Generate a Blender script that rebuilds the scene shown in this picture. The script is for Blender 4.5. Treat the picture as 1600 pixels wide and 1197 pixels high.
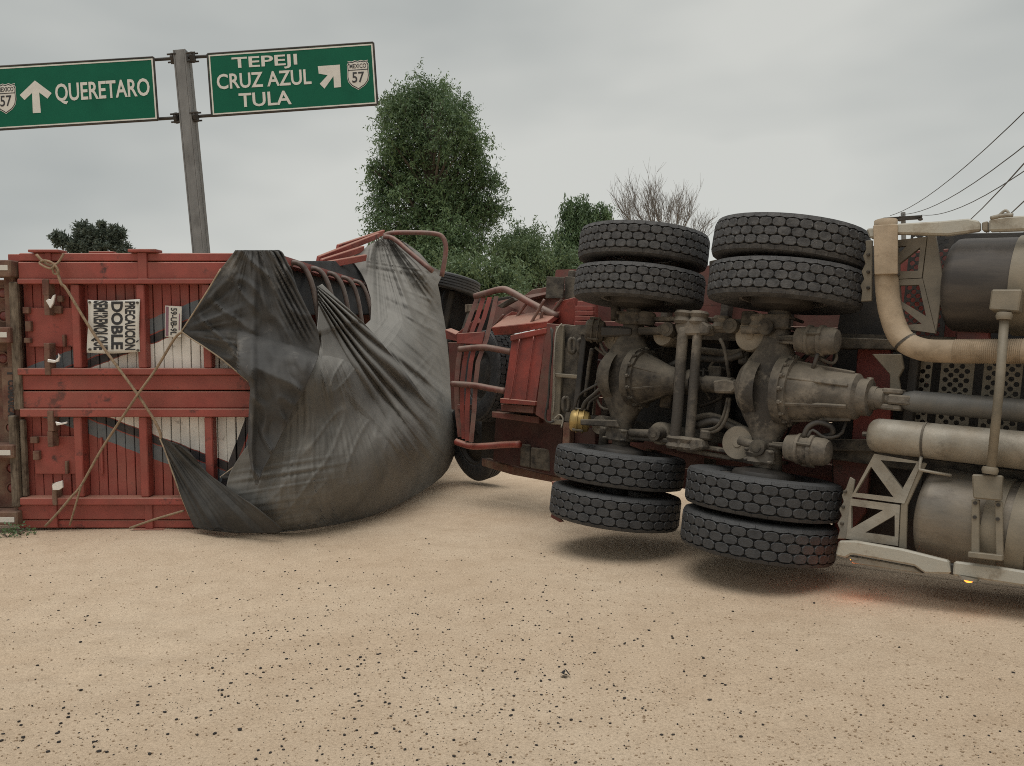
import bpy, bmesh, math, random
import numpy as np
from mathutils import Vector, Matrix, noise

random.seed(7)
rng = np.random.default_rng(7)
for o in list(bpy.data.objects):
    bpy.data.objects.remove(o)
scene = bpy.context.scene
COL = scene.collection
R_ = math.radians

# ------------------------------------------------------------------ camera
FPX, CX, CY = 1200.0, 800.0, 598.5          # focal length and centre in photograph pixels
CAM_H, ROLL = 1.36, R_(1.5)
cr, sr = math.cos(ROLL), math.sin(ROLL)
CM = Matrix(((cr, sr, 0, 0), (0, 0, -1, 0), (-sr, cr, 0, CAM_H), (0, 0, 0, 1)))
cam_data = bpy.data.cameras.new('camera')
cam_data.sensor_width = 36.0
cam_data.lens = 27.0
cam_data.clip_start = 0.05
cam_data.clip_end = 3000
cam = bpy.data.objects.new('camera', cam_data)
COL.objects.link(cam)
cam.matrix_world = CM
scene.camera = cam

# ------------------------------------------------------------------ sky, sun, exposure
SUN_EL, SUN_AZ = R_(76), R_(200)
world = bpy.data.worlds.new('World')
scene.world = world
world.use_nodes = True
nt = world.node_tree
nt.nodes.clear()
out = nt.nodes.new('ShaderNodeOutputWorld')
bg = nt.nodes.new('ShaderNodeBackground')
bg.inputs['Strength'].default_value = 0.1
sky = nt.nodes.new('ShaderNodeTexSky')
sky.sky_type = 'NISHITA'
sky.sun_disc = False
sky.sun_elevation = SUN_EL
sky.sun_rotation = SUN_AZ
tc = nt.nodes.new('ShaderNodeTexCoord')
mp = nt.nodes.new('ShaderNodeMapping')
mp.inputs['Scale'].default_value = (1.0, 1.0, 2.6)
mp.inputs['Rotation'].default_value = (0.0, 0.12, 0.0)
nz = nt.nodes.new('ShaderNodeTexNoise')
nz.inputs['Scale'].default_value = 1.25
nz.inputs['Detail'].default_value = 4.0
nz.inputs['Roughness'].default_value = 0.5
rp = nt.nodes.new('ShaderNodeValToRGB')
rp.color_ramp.elements[0].position = 0.36
rp.color_ramp.elements[0].color = (2.95, 3.12, 3.02, 1)
rp.color_ramp.elements[1].position = 0.62
rp.color_ramp.elements[1].color = (4.95, 4.98, 4.66, 1)
mx = nt.nodes.new('ShaderNodeMix')
mx.data_type = 'RGBA'
mx.inputs[0].default_value = 0.95
nt.links.new(tc.outputs['Generated'], mp.inputs['Vector'])
nt.links.new(mp.outputs['Vector'], nz.inputs['Vector'])
nt.links.new(nz.outputs['Fac'], rp.inputs['Fac'])
nt.links.new(sky.outputs['Color'], mx.inputs[6])
nt.links.new(rp.outputs['Color'], mx.inputs[7])
nt.links.new(mx.outputs[2], bg.inputs['Color'])
nt.links.new(bg.outputs['Background'], out.inputs['Surface'])

sun_data = bpy.data.lights.new('sun', 'SUN')
sun_data.energy = 1.5
sun_data.angle = R_(50)
sun_data.color = (1.0, 0.97, 0.92)
sun = bpy.data.objects.new('sun', sun_data)
COL.objects.link(sun)
# sun stands behind the camera, slightly to the left, high behind the cloud
sdir = Vector((-0.30 * math.cos(SUN_EL), -0.95 * math.cos(SUN_EL), math.sin(SUN_EL)))
sun.rotation_euler = sdir.to_track_quat('Z', 'Y').to_euler()
sun.location = (0, 0, 40)

scene.view_settings.view_transform = 'Standard'
scene.view_settings.look = 'None'
scene.view_settings.exposure = 0.35
scene.view_settings.gamma = 1.0
scene.view_settings.use_curve_mapping = False
scene.cycles.max_bounces = 6
scene.cycles.diffuse_bounces = 3
scene.cycles.transparent_max_bounces = 8
scene.cycles.use_denoising = False
scene.cycles.filter_width = 1.0


# ------------------------------------------------------------------ helpers
def W(px, py, Z):
    """world point that stands at depth Z metres on the line through a photograph pixel"""
    return CM @ Vector(((px - CX) / FPX * Z, -(py - CY) / FPX * Z, -Z))


class Frame:
    """a rigid frame (origin + axes in camera coordinates) with a pixel -> local plane lookup"""
    def __init__(self, org, ax, ay, az):
        ax = Vector(ax).normalized()
        az = (Vector(az) - ax * Vector(az).dot(ax)).normalized()
        ay = az.cross(ax)
        m = Matrix((ax, ay, az)).transposed().to_4x4()
        m.translation = Vector(org)
        self.M = CM @ m
        self.I = self.M.inverted()

    def at(self, px, py, n=0.0):
        a = self.I @ CM.translation
        b = self.I @ W(px, py, 1.0)
        d = b - a
        return a + d * ((n - a.z) / d.z)

    def w(self, px, py, n=0.0):
        return self.M @ self.at(px, py, n)

    def l(self, x, y, z):
        return self.M @ Vector((x, y, z))


MATS = {}


def mat(name, col, rough=0.7, metal=0.0, var=0.25, scale=6.0, dust=None, dust_amt=0.4, dust_scale=3.0,
        spots=None, spot_amt=0.0, spot_scale=9.0, spot_lo=0.60, spot_hi=0.68, spec=0.5, bump=0.0, bump_scale=60.0, stretch=None, topdust=None, topdust_amt=0.0):
    m = bpy.data.materials.new(name)
    m.use_nodes = True
    t = m.node_tree
    b = t.nodes['Principled BSDF']
    b.inputs['Roughness'].default_value = rough
    b.inputs['Metallic'].default_value = metal
    b.inputs['Specular IOR Level'].default_value = spec
    co = t.nodes.new('ShaderNodeTexCoord')
    src = co.outputs['Object']
    if stretch:
        mpn = t.nodes.new('ShaderNodeMapping')
        mpn.inputs['Scale'].default_value = stretch
        t.links.new(src, mpn.inputs['Vector'])
        src = mpn.outputs['Vector']

    def nzn(s, det=5.0, ro=0.6):
        n = t.nodes.new('ShaderNodeTexNoise')
        n.inputs['Scale'].default_value = s
        n.inputs['Detail'].default_value = det
        n.inputs['Roughness'].default_value = ro
        t.links.new(src, n.inputs['Vector'])
        return n.outputs['Fac']

    def ramp(f, a, bb):
        r = t.nodes.new('ShaderNodeMapRange')
        r.inputs['From Min'].default_value = a
        r.inputs['From Max'].default_value = bb
        t.links.new(f, r.inputs['Value'])
        return r.outputs['Result']

    def mixc(f, a, c):
        x = t.nodes.new('ShaderNodeMix')
        x.data_type = 'RGBA'
        if isinstance(f, (int, float)):
            x.inputs[0].default_value = f
        else:
            t.links.new(f, x.inputs[0])
        for i, v in ((6, a), (7, c)):
            if isinstance(v, (tuple, list)):
                x.inputs[i].default_value = (*v, 1) if len(v) == 3 else v
            else:
                t.links.new(v, x.inputs[i])
        return x.outputs[2]

    def mul(f, k):
        x = t.nodes.new('ShaderNodeMath')
        x.operation = 'MULTIPLY'
        t.links.new(f, x.inputs[0])
        x.inputs[1].default_value = k
        return x.outputs[0]
    if callable(col):
        c = col(t, co.outputs['Object'], mixc)
        f = nzn(scale)
        dark = t.nodes.new('ShaderNodeHueSaturation')
        dark.inputs['Value'].default_value = 1 - var
        t.links.new(c, dark.inputs['Color'])
        c = mixc(ramp(f, 0.4, 0.65), c, dark.outputs['Color'])
    else:
        lo = tuple(v * (1 - var) for v in col)
        hi = tuple(min(1, v * (1 + var)) for v in col)
        c = mixc(ramp(nzn(scale), 0.3, 0.7), lo, hi)
    if spots:
        c = mixc(mul(ramp(nzn(spot_scale, 7.0, 0.7), spot_lo, spot_hi), spot_amt), c, spots)
    if dust:
        c = mixc(mul(ramp(nzn(dust_scale, 6.0, 0.62), 0.38, 0.66), dust_amt), c, dust)
    if topdust:                                   # dust lies on what faces up
        g = t.nodes.new('ShaderNodeNewGeometry')
        s = t.nodes.new('ShaderNodeSeparateXYZ')
        t.links.new(g.outputs['Normal'], s.inputs[0])
        c = mixc(mul(ramp(s.outputs['Z'], 0.25, 0.9), topdust_amt), c, topdust)
    t.links.new(c, b.inputs['Base Color'])
    if bump:
        bn = t.nodes.new('ShaderNodeBump')
        bn.inputs['Strength'].default_value = bump
        bn.inputs['Distance'].default_value = 0.01
        t.links.new(nzn(bump_scale, 6.0, 0.65), bn.inputs['Height'])
        t.links.new(bn.outputs['Normal'], b.inputs['Normal'])
    MATS[name] = m
    return m


DUST = (0.36, 0.28, 0.19)
RED = (0.285, 0.060, 0.047)
M_red = mat('red_paint', RED, 0.55, var=0.22, scale=4, dust=(0.27, 0.095, 0.07), dust_amt=0.4, spots=(0.035, 0.022, 0.022),
            spot_amt=0.85, spot_scale=4.2, spot_lo=0.575, spot_hi=0.66, bump=0.10, bump_scale=45, topdust=(0.40, 0.24, 0.17), topdust_amt=0.6)
M_redK = mat('near_black_red_paint', (0.050, 0.014, 0.012), 0.7, var=0.4, scale=4, dust=(0.05, 0.035, 0.028), dust_amt=0.6, bump=0.15)  # near-black red tone for the lower body
M_redD = mat('grimy_red_paint', (0.125, 0.032, 0.026), 0.65, var=0.35, scale=4, dust=(0.14, 0.09, 0.065), dust_amt=0.55,
             spots=(0.03, 0.022, 0.02), spot_amt=0.7, bump=0.15, topdust=(0.32, 0.22, 0.16), topdust_amt=0.6)
M_redB = mat('scuffed_red_paint', (0.30, 0.060, 0.045), 0.5, var=0.2, scale=3, dust=(0.085, 0.045, 0.04), dust_amt=0.7, dust_scale=2.6,
             spots=(0.05, 0.03, 0.03), spot_amt=0.4, bump=0.08, topdust=(0.45, 0.27, 0.2), topdust_amt=0.7)
M_rail = mat('worn_red_tube', (0.17, 0.062, 0.050), 0.5, var=0.4, scale=8, dust=(0.19, 0.14, 0.115), dust_amt=0.7, dust_scale=5,
             topdust=(0.34, 0.27, 0.22), topdust_amt=0.6)
M_dark = mat('oily_dark_steel', (0.020, 0.018, 0.017), 0.65, var=0.4, scale=5, dust=(0.07, 0.058, 0.045), dust_amt=0.6, bump=0.2)
M_steel = mat('dusty_chassis_steel', (0.042, 0.036, 0.030), 0.75, var=0.5, scale=7, dust=(0.17, 0.145, 0.112), dust_amt=0.6, spots=(0.016, 0.014, 0.013), spot_amt=0.9, spot_scale=5, spot_lo=0.50, spot_hi=0.58, spec=0.4,
              dust_scale=9, bump=0.5, bump_scale=50, topdust=(0.28, 0.24, 0.185), topdust_amt=0.5)
M_steelT = mat('mud_caked_steel', (0.175, 0.150, 0.120), 0.75, var=0.45, scale=11, dust=(0.055, 0.048, 0.041), dust_amt=0.85, spots=(0.030, 0.026, 0.023), spot_amt=0.9, spot_scale=2.7, spot_lo=0.50, spot_hi=0.58,
               dust_scale=5.0, bump=0.5, bump_scale=40, topdust=(0.30, 0.25, 0.185), topdust_amt=0.5)
M_tank = mat('dull_aluminium_tank', (0.18, 0.16, 0.135), 0.5, 0.3, var=0.35, scale=2.5, dust=(0.25, 0.20, 0.14), dust_amt=0.6, dust_scale=2.2,
             spots=(0.06, 0.05, 0.042), spot_amt=0.65, spot_scale=2.4, spot_lo=0.53, spot_hi=0.66, bump=0.2, bump_scale=14, stretch=(0.8, 2, 2))
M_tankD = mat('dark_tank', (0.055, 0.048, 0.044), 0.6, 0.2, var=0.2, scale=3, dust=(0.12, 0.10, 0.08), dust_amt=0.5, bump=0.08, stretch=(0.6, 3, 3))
M_alu = mat('dusty_aluminium', (0.31, 0.285, 0.24), 0.5, 0.2, var=0.25, scale=6, dust=(0.22, 0.175, 0.12), dust_amt=0.6, dust_scale=5,
            spots=(0.09, 0.075, 0.06), spot_amt=0.6, spot_scale=7, spot_lo=0.53, spot_hi=0.66, bump=0.3, bump_scale=25)
M_skirt = mat('off_white_skirt', (0.39, 0.37, 0.315), 0.5, 0.0, var=0.12, scale=3, dust=(0.34, 0.28, 0.2), dust_amt=0.45,
              spots=(0.13, 0.105, 0.08), spot_amt=0.65, spot_scale=6, spot_lo=0.52, spot_hi=0.64, bump=0.5, bump_scale=9)
M_pipe = mat('heat_wrap_pipe', (0.37, 0.29, 0.205), 0.8, var=0.25, scale=7, spots=(0.13, 0.095, 0.06), spot_amt=0.6, spot_scale=6, spot_lo=0.54, spot_hi=0.66, dust=(0.24, 0.17, 0.10), dust_amt=0.5, bump=0.3, bump_scale=30)
M_rubberK = mat('groove_rubber', (0.010, 0.010, 0.011), 0.8, var=0.3, scale=9, dust=(0.028, 0.027, 0.026), dust_amt=0.5, dust_scale=7, bump=0.3)
M_rubber = mat('tyre_rubber', (0.030, 0.031, 0.034), 0.6, var=0.35, scale=22, dust=(0.060, 0.060, 0.061), dust_amt=0.6, dust_scale=9,
               spots=(0.34, 0.33, 0.31), spot_amt=0.8, spot_scale=26, spot_lo=0.69, spot_hi=0.71, bump=0.5, bump_scale=80, topdust=(0.10, 0.10, 0.10), topdust_amt=0.5)
M_rubberD = mat('dusty_tyre_rubber', (0.042, 0.042, 0.044), 0.75, var=0.4, scale=26, dust=(0.115, 0.113, 0.112), dust_amt=0.65, dust_scale=16,
                spots=(0.24, 0.235, 0.23), spot_amt=0.6, spot_scale=24, bump=0.6, bump_scale=60, topdust=(0.14, 0.14, 0.14), topdust_amt=0.5)
M_bow = mat('worn_bow_tube', (0.11, 0.075, 0.062), 0.5, var=0.4, scale=9, dust=(0.2, 0.17, 0.145), dust_amt=0.6, dust_scale=7)
M_disc = mat('pale_piston', (0.30, 0.26, 0.205), 0.8, var=0.2, scale=7, dust=(0.16, 0.13, 0.10), dust_amt=0.5, bump=0.2)
M_rim = mat('wheel_steel', (0.30, 0.28, 0.26), 0.5, 0.4, var=0.2, dust=(0.12, 0.1, 0.08), dust_amt=0.6)
M_yellow = mat('yellow_zinc', (0.42, 0.29, 0.10), 0.4, 0.5, var=0.2, dust=(0.2, 0.16, 0.1), dust_amt=0.5)
M_hose = mat('rubber_hose', (0.035, 0.032, 0.030), 0.6, var=0.3, dust=(0.13, 0.11, 0.085), dust_amt=0.6)
M_tarp = mat('grey_tarpaulin', (0.130, 0.126, 0.117), 0.85, var=0.2, scale=2.2, dust=(0.215, 0.203, 0.183), dust_amt=0.6, dust_scale=1.1,
             spots=(0.32, 0.29, 0.25), spot_amt=0.3, spot_scale=5, bump=0.22, bump_scale=18, topdust=(0.29, 0.275, 0.25), topdust_amt=0.55)
M_tarpD = mat('charcoal_tarpaulin', (0.052, 0.051, 0.050), 0.85, var=0.25, scale=3, dust=(0.105, 0.10, 0.094), dust_amt=0.55, dust_scale=2.2,
              spots=(0.27, 0.25, 0.225), spot_amt=0.8, spot_scale=2.3, spot_lo=0.56, spot_hi=0.70, bump=0.35, bump_scale=22)
M_tarpB = mat('black_tarpaulin', (0.034, 0.032, 0.029), 0.85, var=0.25, scale=3, dust=(0.085, 0.078, 0.068), dust_amt=0.6, dust_scale=3, bump=0.25, bump_scale=25)
M_hem = mat('frayed_hem', (0.33, 0.26, 0.185), 0.9, var=0.3, scale=14, bump=0.3)
M_rope = mat('fibre_rope', (0.28, 0.20, 0.13), 0.9, var=0.3, scale=40, bump=0.5, bump_scale=150)
M_wood = mat('weathered_wood', (0.10, 0.072, 0.05), 0.9, var=0.5, scale=6, stretch=(4, 1.2, 1), dust=(0.25, 0.21, 0.16), dust_amt=0.55, dust_scale=6,
             spots=(0.10, 0.025, 0.02), spot_amt=0.8, spot_scale=3, bump=0.5, bump_scale=20)
M_rust = mat('rusty_red_frame', (0.13, 0.055, 0.04), 0.85, var=0.35, scale=8, dust=(0.25, 0.19, 0.13), dust_amt=0.6, dust_scale=6, bump=0.4)
M_white = mat('white_film', (0.66, 0.645, 0.60), 0.5, var=0.06, scale=6, dust=(0.42, 0.37, 0.30), dust_amt=0.35, dust_scale=6)
M_black = mat('black_print', (0.025, 0.025, 0.028), 0.6, var=0.3, scale=12)
M_purple = mat('mauve_print', (0.22, 0.11, 0.15), 0.6, var=0.2)
M_chrome = mat('bright_clip', (0.72, 0.70, 0.68), 0.3, 0.2, var=0.1)
M_green = mat('sign_green', (0.002, 0.10, 0.056), 0.6, var=0.12, scale=1.5, spec=0.2, dust=(0.004, 0.105, 0.058), dust_amt=0.4)
M_signw = mat('sign_white', (0.62, 0.60, 0.55), 0.4, var=0.06)
M_pole = mat('weathered_pole', (0.185, 0.185, 0.182), 0.6, var=0.2, scale=2, stretch=(2, 2, 0.8), dust=(0.11, 0.108, 0.104), dust_amt=0.6,
             spots=(0.05, 0.045, 0.04), spot_amt=0.5, spot_scale=3, bump=0.2)
M_grain = mat('grain', (0.34, 0.235, 0.135), 0.95, var=0.2, scale=20, bump=0.5, bump_scale=120)
M_stone = mat('dark_stone', (0.026, 0.022, 0.020), 0.85, var=0.4, scale=30)
M_bark = mat('bark', (0.085, 0.068, 0.052), 0.9, var=0.3, scale=3, bump=0.4)
M_bark2 = mat('pale_bark', (0.16, 0.142, 0.125), 0.9, var=0.3, scale=3)
M_wire = mat('power_cable', (0.02, 0.02, 0.02), 0.6)
M_dkred = mat('dark_red_lens', (0.16, 0.02, 0.018), 0.4, var=0.3, dust=(0.2, 0.13, 0.1), dust_amt=0.5)


class MB:
    """collects shapes in world coordinates; build() links them as one mesh in the thing's own frame"""
    def __init__(self):
        self.v = []
        self.f = []

    def add(self, vs, fs):
        n = len(self.v)
        self.v += [Vector(p) for p in vs]
        self.f += [tuple(i + n for i in f) for f in fs]
        return self

    def slab(self, pts, t, back=None):
        """flat (or slightly bent) outline pts given as seen from the camera, with thickness t behind it"""
        pts = [Vector(p) for p in pts]
        n = Vector((0, 0, 0))
        c = sum(pts, Vector()) / len(pts)
        for i in range(len(pts)):
            n += (pts[i] - c).cross(pts[(i + 1) % len(pts)] - c)
        n.normalize()
        if n.dot(CM.translation - c) < 0:
            n = -n
            pts = pts[::-1]
        d = back if back is not None else -n * t
        k = len(pts)
        vs = pts + [p + d for p in pts]
        fs = [tuple(range(k)), tuple(range(2 * k - 1, k - 1, -1))]
        fs += [(i, i + k, (i + 1) % k + k, (i + 1) % k) for i in range(k)]
        return self.add(vs, fs)

    def box(self, fr, x0, x1, y0, y1, z0, z1):
        vs = [fr.l(x, y, z) for z in (z0, z1) for y in (y0, y1) for x in (x0, x1)]
        fs = [(0, 2, 3, 1), (4, 5, 7, 6), (0, 1, 5, 4), (2, 6, 7, 3), (0, 4, 6, 2), (1, 3, 7, 5)]
        return self.add(vs, fs)

    def tube(self, pts, r, seg=8, smooth=3, r1=None, closed_caps=True):
        pts = [Vector(p) for p in pts]
        if smooth and len(pts) > 2:
            q = []
            for i in range(len(pts) - 1):
                p0 = pts[max(i - 1, 0)]
                p1, p2 = pts[i], pts[i + 1]
                p3 = pts[min(i + 2, len(pts) - 1)]
                for k in range(smooth):
                    t = k / smooth
                    q.append(0.5 * ((2 * p1) + (p2 - p0) * t + (2 * p0 - 5 * p1 + 4 * p2 - p3) * t * t + (3 * p1 - p0 - 3 * p2 + p3) * t ** 3))
            q.append(pts[-1])
            pts = q
        vs, fs = [], []
        up = None
        N = len(pts)
        for i, p in enumerate(pts):
            d = (pts[min(i + 1, N - 1)] - pts[max(i - 1, 0)]).normalized()
            if up is None:
                up = d.orthogonal().normalized()
            up = (up - d * up.dot(d)).normalized()
            sd = d.cross(up)
            rr = r if r1 is None else r + (r1 - r) * i / (N - 1)
            for k in range(seg):
                a = 2 * math.pi * k / seg
                vs.append(p + (up * math.cos(a) + sd * math.sin(a)) * rr)
        for i in range(N - 1):
            for k in range(seg):
                a, b = i * seg + k, i * seg + (k + 1) % seg
                fs.append((a, b, b + seg, a + seg))
        if closed_caps:
            fs.append(tuple(range(seg - 1, -1, -1)))
            fs.append(tuple((N - 1) * seg + k for k in range(seg)))
        return self.add(vs, fs)

    def lathe(self, p0, axis, prof, seg=20, caps=True):
        """prof: (distance along axis, radius)"""
        axis = Vector(axis).normalized()
        u = axis.orthogonal().normalized()
        w = axis.cross(u)
        p0 = Vector(p0)
        vs, fs = [], []
        for a, r in prof:
            for k in range(seg):
                t = 2 * math.pi * k / seg
                vs.append(p0 + axis * a + (u * math.cos(t) + w * math.sin(t)) * r)
        for i in range(len(prof) - 1):
            for k in range(seg):
                a, b = i * seg + k, i * seg + (k + 1) % seg
                fs.append((a, b, b + seg, a + seg))
        if caps:
            fs.append(tuple(range(seg - 1, -1, -1)))
            fs.append(tuple((len(prof) - 1) * seg + k for k in range(seg)))
        return self.add(vs, fs)

    def build(self, name, m, thing=None, part=None, smooth=False, bevel=0.0, thick=0.0):
        Mi = thing['_I'] if thing else Matrix.Identity(4)
        me = bpy.data.meshes.new(name)
        me.from_pydata([Mi @ p for p in self.v], [], self.f)
        me.materials.append(m)
        bm = bmesh.new()
        bm.from_mesh(me)
        bmesh.ops.recalc_face_normals(bm, faces=bm.faces)
        bm.to_mesh(me)
        bm.free()
        if smooth:
            me.polygons.foreach_set('use_smooth', [True] * len(me.polygons))
            if smooth != 'all':
                me.set_sharp_from_angle(angle=R_(38))
        ob = bpy.data.objects.new(name, me)
        COL.objects.link(ob)
        par = part or (thing['o'] if thing else None)
        if par:
            ob.parent = par
        if thick:
            md = ob.modifiers.new('thickness', 'SOLIDIFY')
            md.thickness = thick
            md.offset = 0
        if bevel:
            md = ob.modifiers.new('edge', 'BEVEL')
            md.width = bevel
            md.segments = 1
            md.limit_method = 'ANGLE'
        return ob


def tag(o, label, cat, group=None, kind=None):
    if label:
        o['label'] = label
    if cat:
        o['category'] = cat
    if group:
        o['group'] = group
    if kind:
        o['kind'] = kind
    return o


def thing(name, label, cat, M, group=None):
    o = bpy.data.objects.new(name, None)
    o.empty_display_size = 0.2
    COL.objects.link(o)
    o.matrix_world = M
    tag(o, label, cat, group)
    return {'o': o, '_I': M.inverted(), 'M': M}


def at_base(p):
    return Matrix.Translation(p)


_text_cache = {}


def text_shape(s, bold=0.0):
    """outline mesh of a word, normalised to the unit square"""
    key = (s, bold)
    if key in _text_cache:
        return _text_cache[key]
    cu = bpy.data.curves.new('t', 'FONT')
    cu.body = s
    cu.offset = bold
    cu.resolution_u = 3
    ob = bpy.data.objects.new('t', cu)
    COL.objects.link(ob)
    bpy.context.view_layer.update()
    dg = bpy.context.evaluated_depsgraph_get()
    me = ob.evaluated_get(dg).to_mesh()
    vs = [v.co.copy() for v in me.vertices]
    fs = [tuple(p.vertices) for p in me.polygons]
    x0, x1 = min(v.x for v in vs), max(v.x for v in vs)
    y0, y1 = min(v.y for v in vs), max(v.y for v in vs)
    vs = [((v.x - x0) / (x1 - x0), (v.y - y0) / (y1 - y0)) for v in vs]
    bpy.data.objects.remove(ob)
    bpy.data.curves.remove(cu)
    _text_cache[key] = (vs, fs)
    return vs, fs


def text_quad(mb, s, A, B, D, bold=0.02):
    """word s on the parallelogram: A bottom-left, B bottom-right, D top-left (world points)"""
    vs, fs = text_shape(s, bold)
    A, B, D = Vector(A), Vector(B), Vector(D)
    mb.add([A + (B - A) * u + (D - A) * v for u, v in vs], fs)


def flat_build(mb, name, m, th, part=None):
    ob = mb.build(name, m, th, part)
    md = ob.modifiers.new('thickness', 'SOLIDIFY')
    md.thickness = 0.002
    md.offset = 0
    return ob


# ------------------------------------------------------------------ ground
def fbm(x, y, s, o=4):
    return noise.fractal(Vector((x * s, y * s, 3.7)), 1.0, 2.0, o)


def ground_z(x, y):
    far = 1.0 / (1.0 + max(0.0, (abs(y) + abs(x) - 22)) ** 2 * 0.01)
    z = 0.02 * fbm(x, y, 0.35, 3) + 0.006 * fbm(x + 9, y, 1.7, 3)
    # sand banked up against the trailer doors
    z += 0.14 * math.exp(-(((x + 4.0) / 2.4) ** 2)) * math.exp(-(((y - 7.3) / 1.5) ** 2))
    # shallow hollow under the tractor wheels
    z -= 0.05 * math.exp(-(((x - 1.9) / 1.2) ** 2) - (((y - 5.0) / 0.9) ** 2))
    # scuffed footprints at the left
    m = math.exp(-(((x + 2.6) / 1.0) ** 2) - (((y - 4.0) / 0.9) ** 2))
    z += 0.06 * m * fbm(x * 0.8, y * 1.8, 2.6, 3)
    return z * far


def axis_pts(lo, hi, fine, step, far):
    p = list(np.arange(lo, hi + 1e-6, step))
    d, v = step, hi
    while v < far:
        d *= 1.22
        v += d
        p.append(v)
    d, v = step, lo
    while v > -far:
        d *= 1.22
        v -= d
        p.insert(0, v)
    return p


xs = axis_pts(-6.5, 6.0, 0, 0.05, 900)
ys = axis_pts(1.2, 12.0, 0, 0.05, 900)
vs = [(x, y, ground_z(x, y)) for y in ys for x in xs]
nx = len(xs)
fs = [(j * nx + i, j * nx + i + 1, (j + 1) * nx + i + 1, (j + 1) * nx + i) for j in range(len(ys) - 1) for i in range(nx - 1)]
me = bpy.data.meshes.new('ground')
me.from_pydata(vs, [], fs)
me.polygons.foreach_set('use_smooth', [True] * len(me.polygons))
M_sand = bpy.data.materials.new('spilled_grain_sand')
M_sand.use_nodes = True
t = M_sand.node_tree
b = t.nodes['Principled BSDF']
b.inputs['Roughness'].default_value = 0.95
b.inputs['Specular IOR Level'].default_value = 0.15
co = t.nodes.new('ShaderNodeTexCoord')


def n_noise(s, det, ro):
    n = t.nodes.new('ShaderNodeTexNoise')
    n.inputs['Scale'].default_value = s
    n.inputs['Detail'].default_value = det
    n.inputs['Roughness'].default_value = ro
    t.links.new(co.outputs['Object'], n.inputs['Vector'])
    return n.outputs['Fac']


def n_ramp(f, stops):
    r = t.nodes.new('ShaderNodeValToRGB')
    e = r.color_ramp.elements
    while len(e) < len(stops):
        e.new(0.5)
    for k, (p, c) in enumerate(stops):
        e[k].position = p
        e[k].color = (*c, 1)
    t.links.new(f, r.inputs['Fac'])
    return r.outputs['Color']


def n_mix(mode, fac, a, c):
    x = t.nodes.new('ShaderNodeMix')
    x.data_type = 'RGBA'
    x.blend_type = mode
    x.inputs[0].default_value = fac
    t.links.new(a, x.inputs[6])
    t.links.new(c, x.inputs[7])
    return x.outputs[2]


c1 = n_ramp(n_noise(0.55, 5, 0.6), [(0.32, (0.600, 0.462, 0.330)), (0.68, (0.68, 0.548, 0.408))])
c2 = n_ramp(n_noise(75, 6, 0.9), [(0.35, (0.50, 0.48, 0.46)), (0.48, (0.95, 0.94, 0.93)), (0.62, (1.18, 1.18, 1.18))])
c3 = n_ramp(n_noise(48, 6, 0.85), [(0.31, (0.30, 0.27, 0.25)), (0.39, (1, 1, 1)), (1.0, (1, 1, 1))])
c4 = n_ramp(n_noise(4, 6, 0.7), [(0.32, (0.88, 0.86, 0.84)), (0.58, (1, 1, 1)), (1.0, (1, 1, 1))])
c = n_mix('MULTIPLY', 0.75, c1, c2)
c = n_mix('MULTIPLY', 0.8, c, c3)
c = n_mix('MULTIPLY', 0.9, c, c4)
t.links.new(c, b.inputs['Base Color'])
bn = t.nodes.new('ShaderNodeBump')
bn.inputs['Strength'].default_value = 0.8
bn.inputs['Distance'].default_value = 0.012
t.links.new(n_noise(120, 5, 0.8), bn.inputs['Height'])
t.links.new(bn.outputs['Normal'], b.inputs['Normal'])
me.materials.append(M_sand)
ground = bpy.data.objects.new('ground', me)
COL.objects.link(ground)
tag(ground, 'tan layer of spilled grain and sand covering the road', None, kind='structure')


# ------------------------------------------------------------------ overturned rear trailer (its doors face the camera)
TP = R_(4.0)
org = (-(CX - 35) / FPX * 6.93, -(609 - CY) / FPX * 6.93, -6.93)     # middle of the floor edge of the doors
T2 = Frame(org, (1, 0, 0), None or (0, 1, 0), (0, -math.sin(TP), math.cos(TP)))
YC = T2.at(234, 609).y


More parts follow.
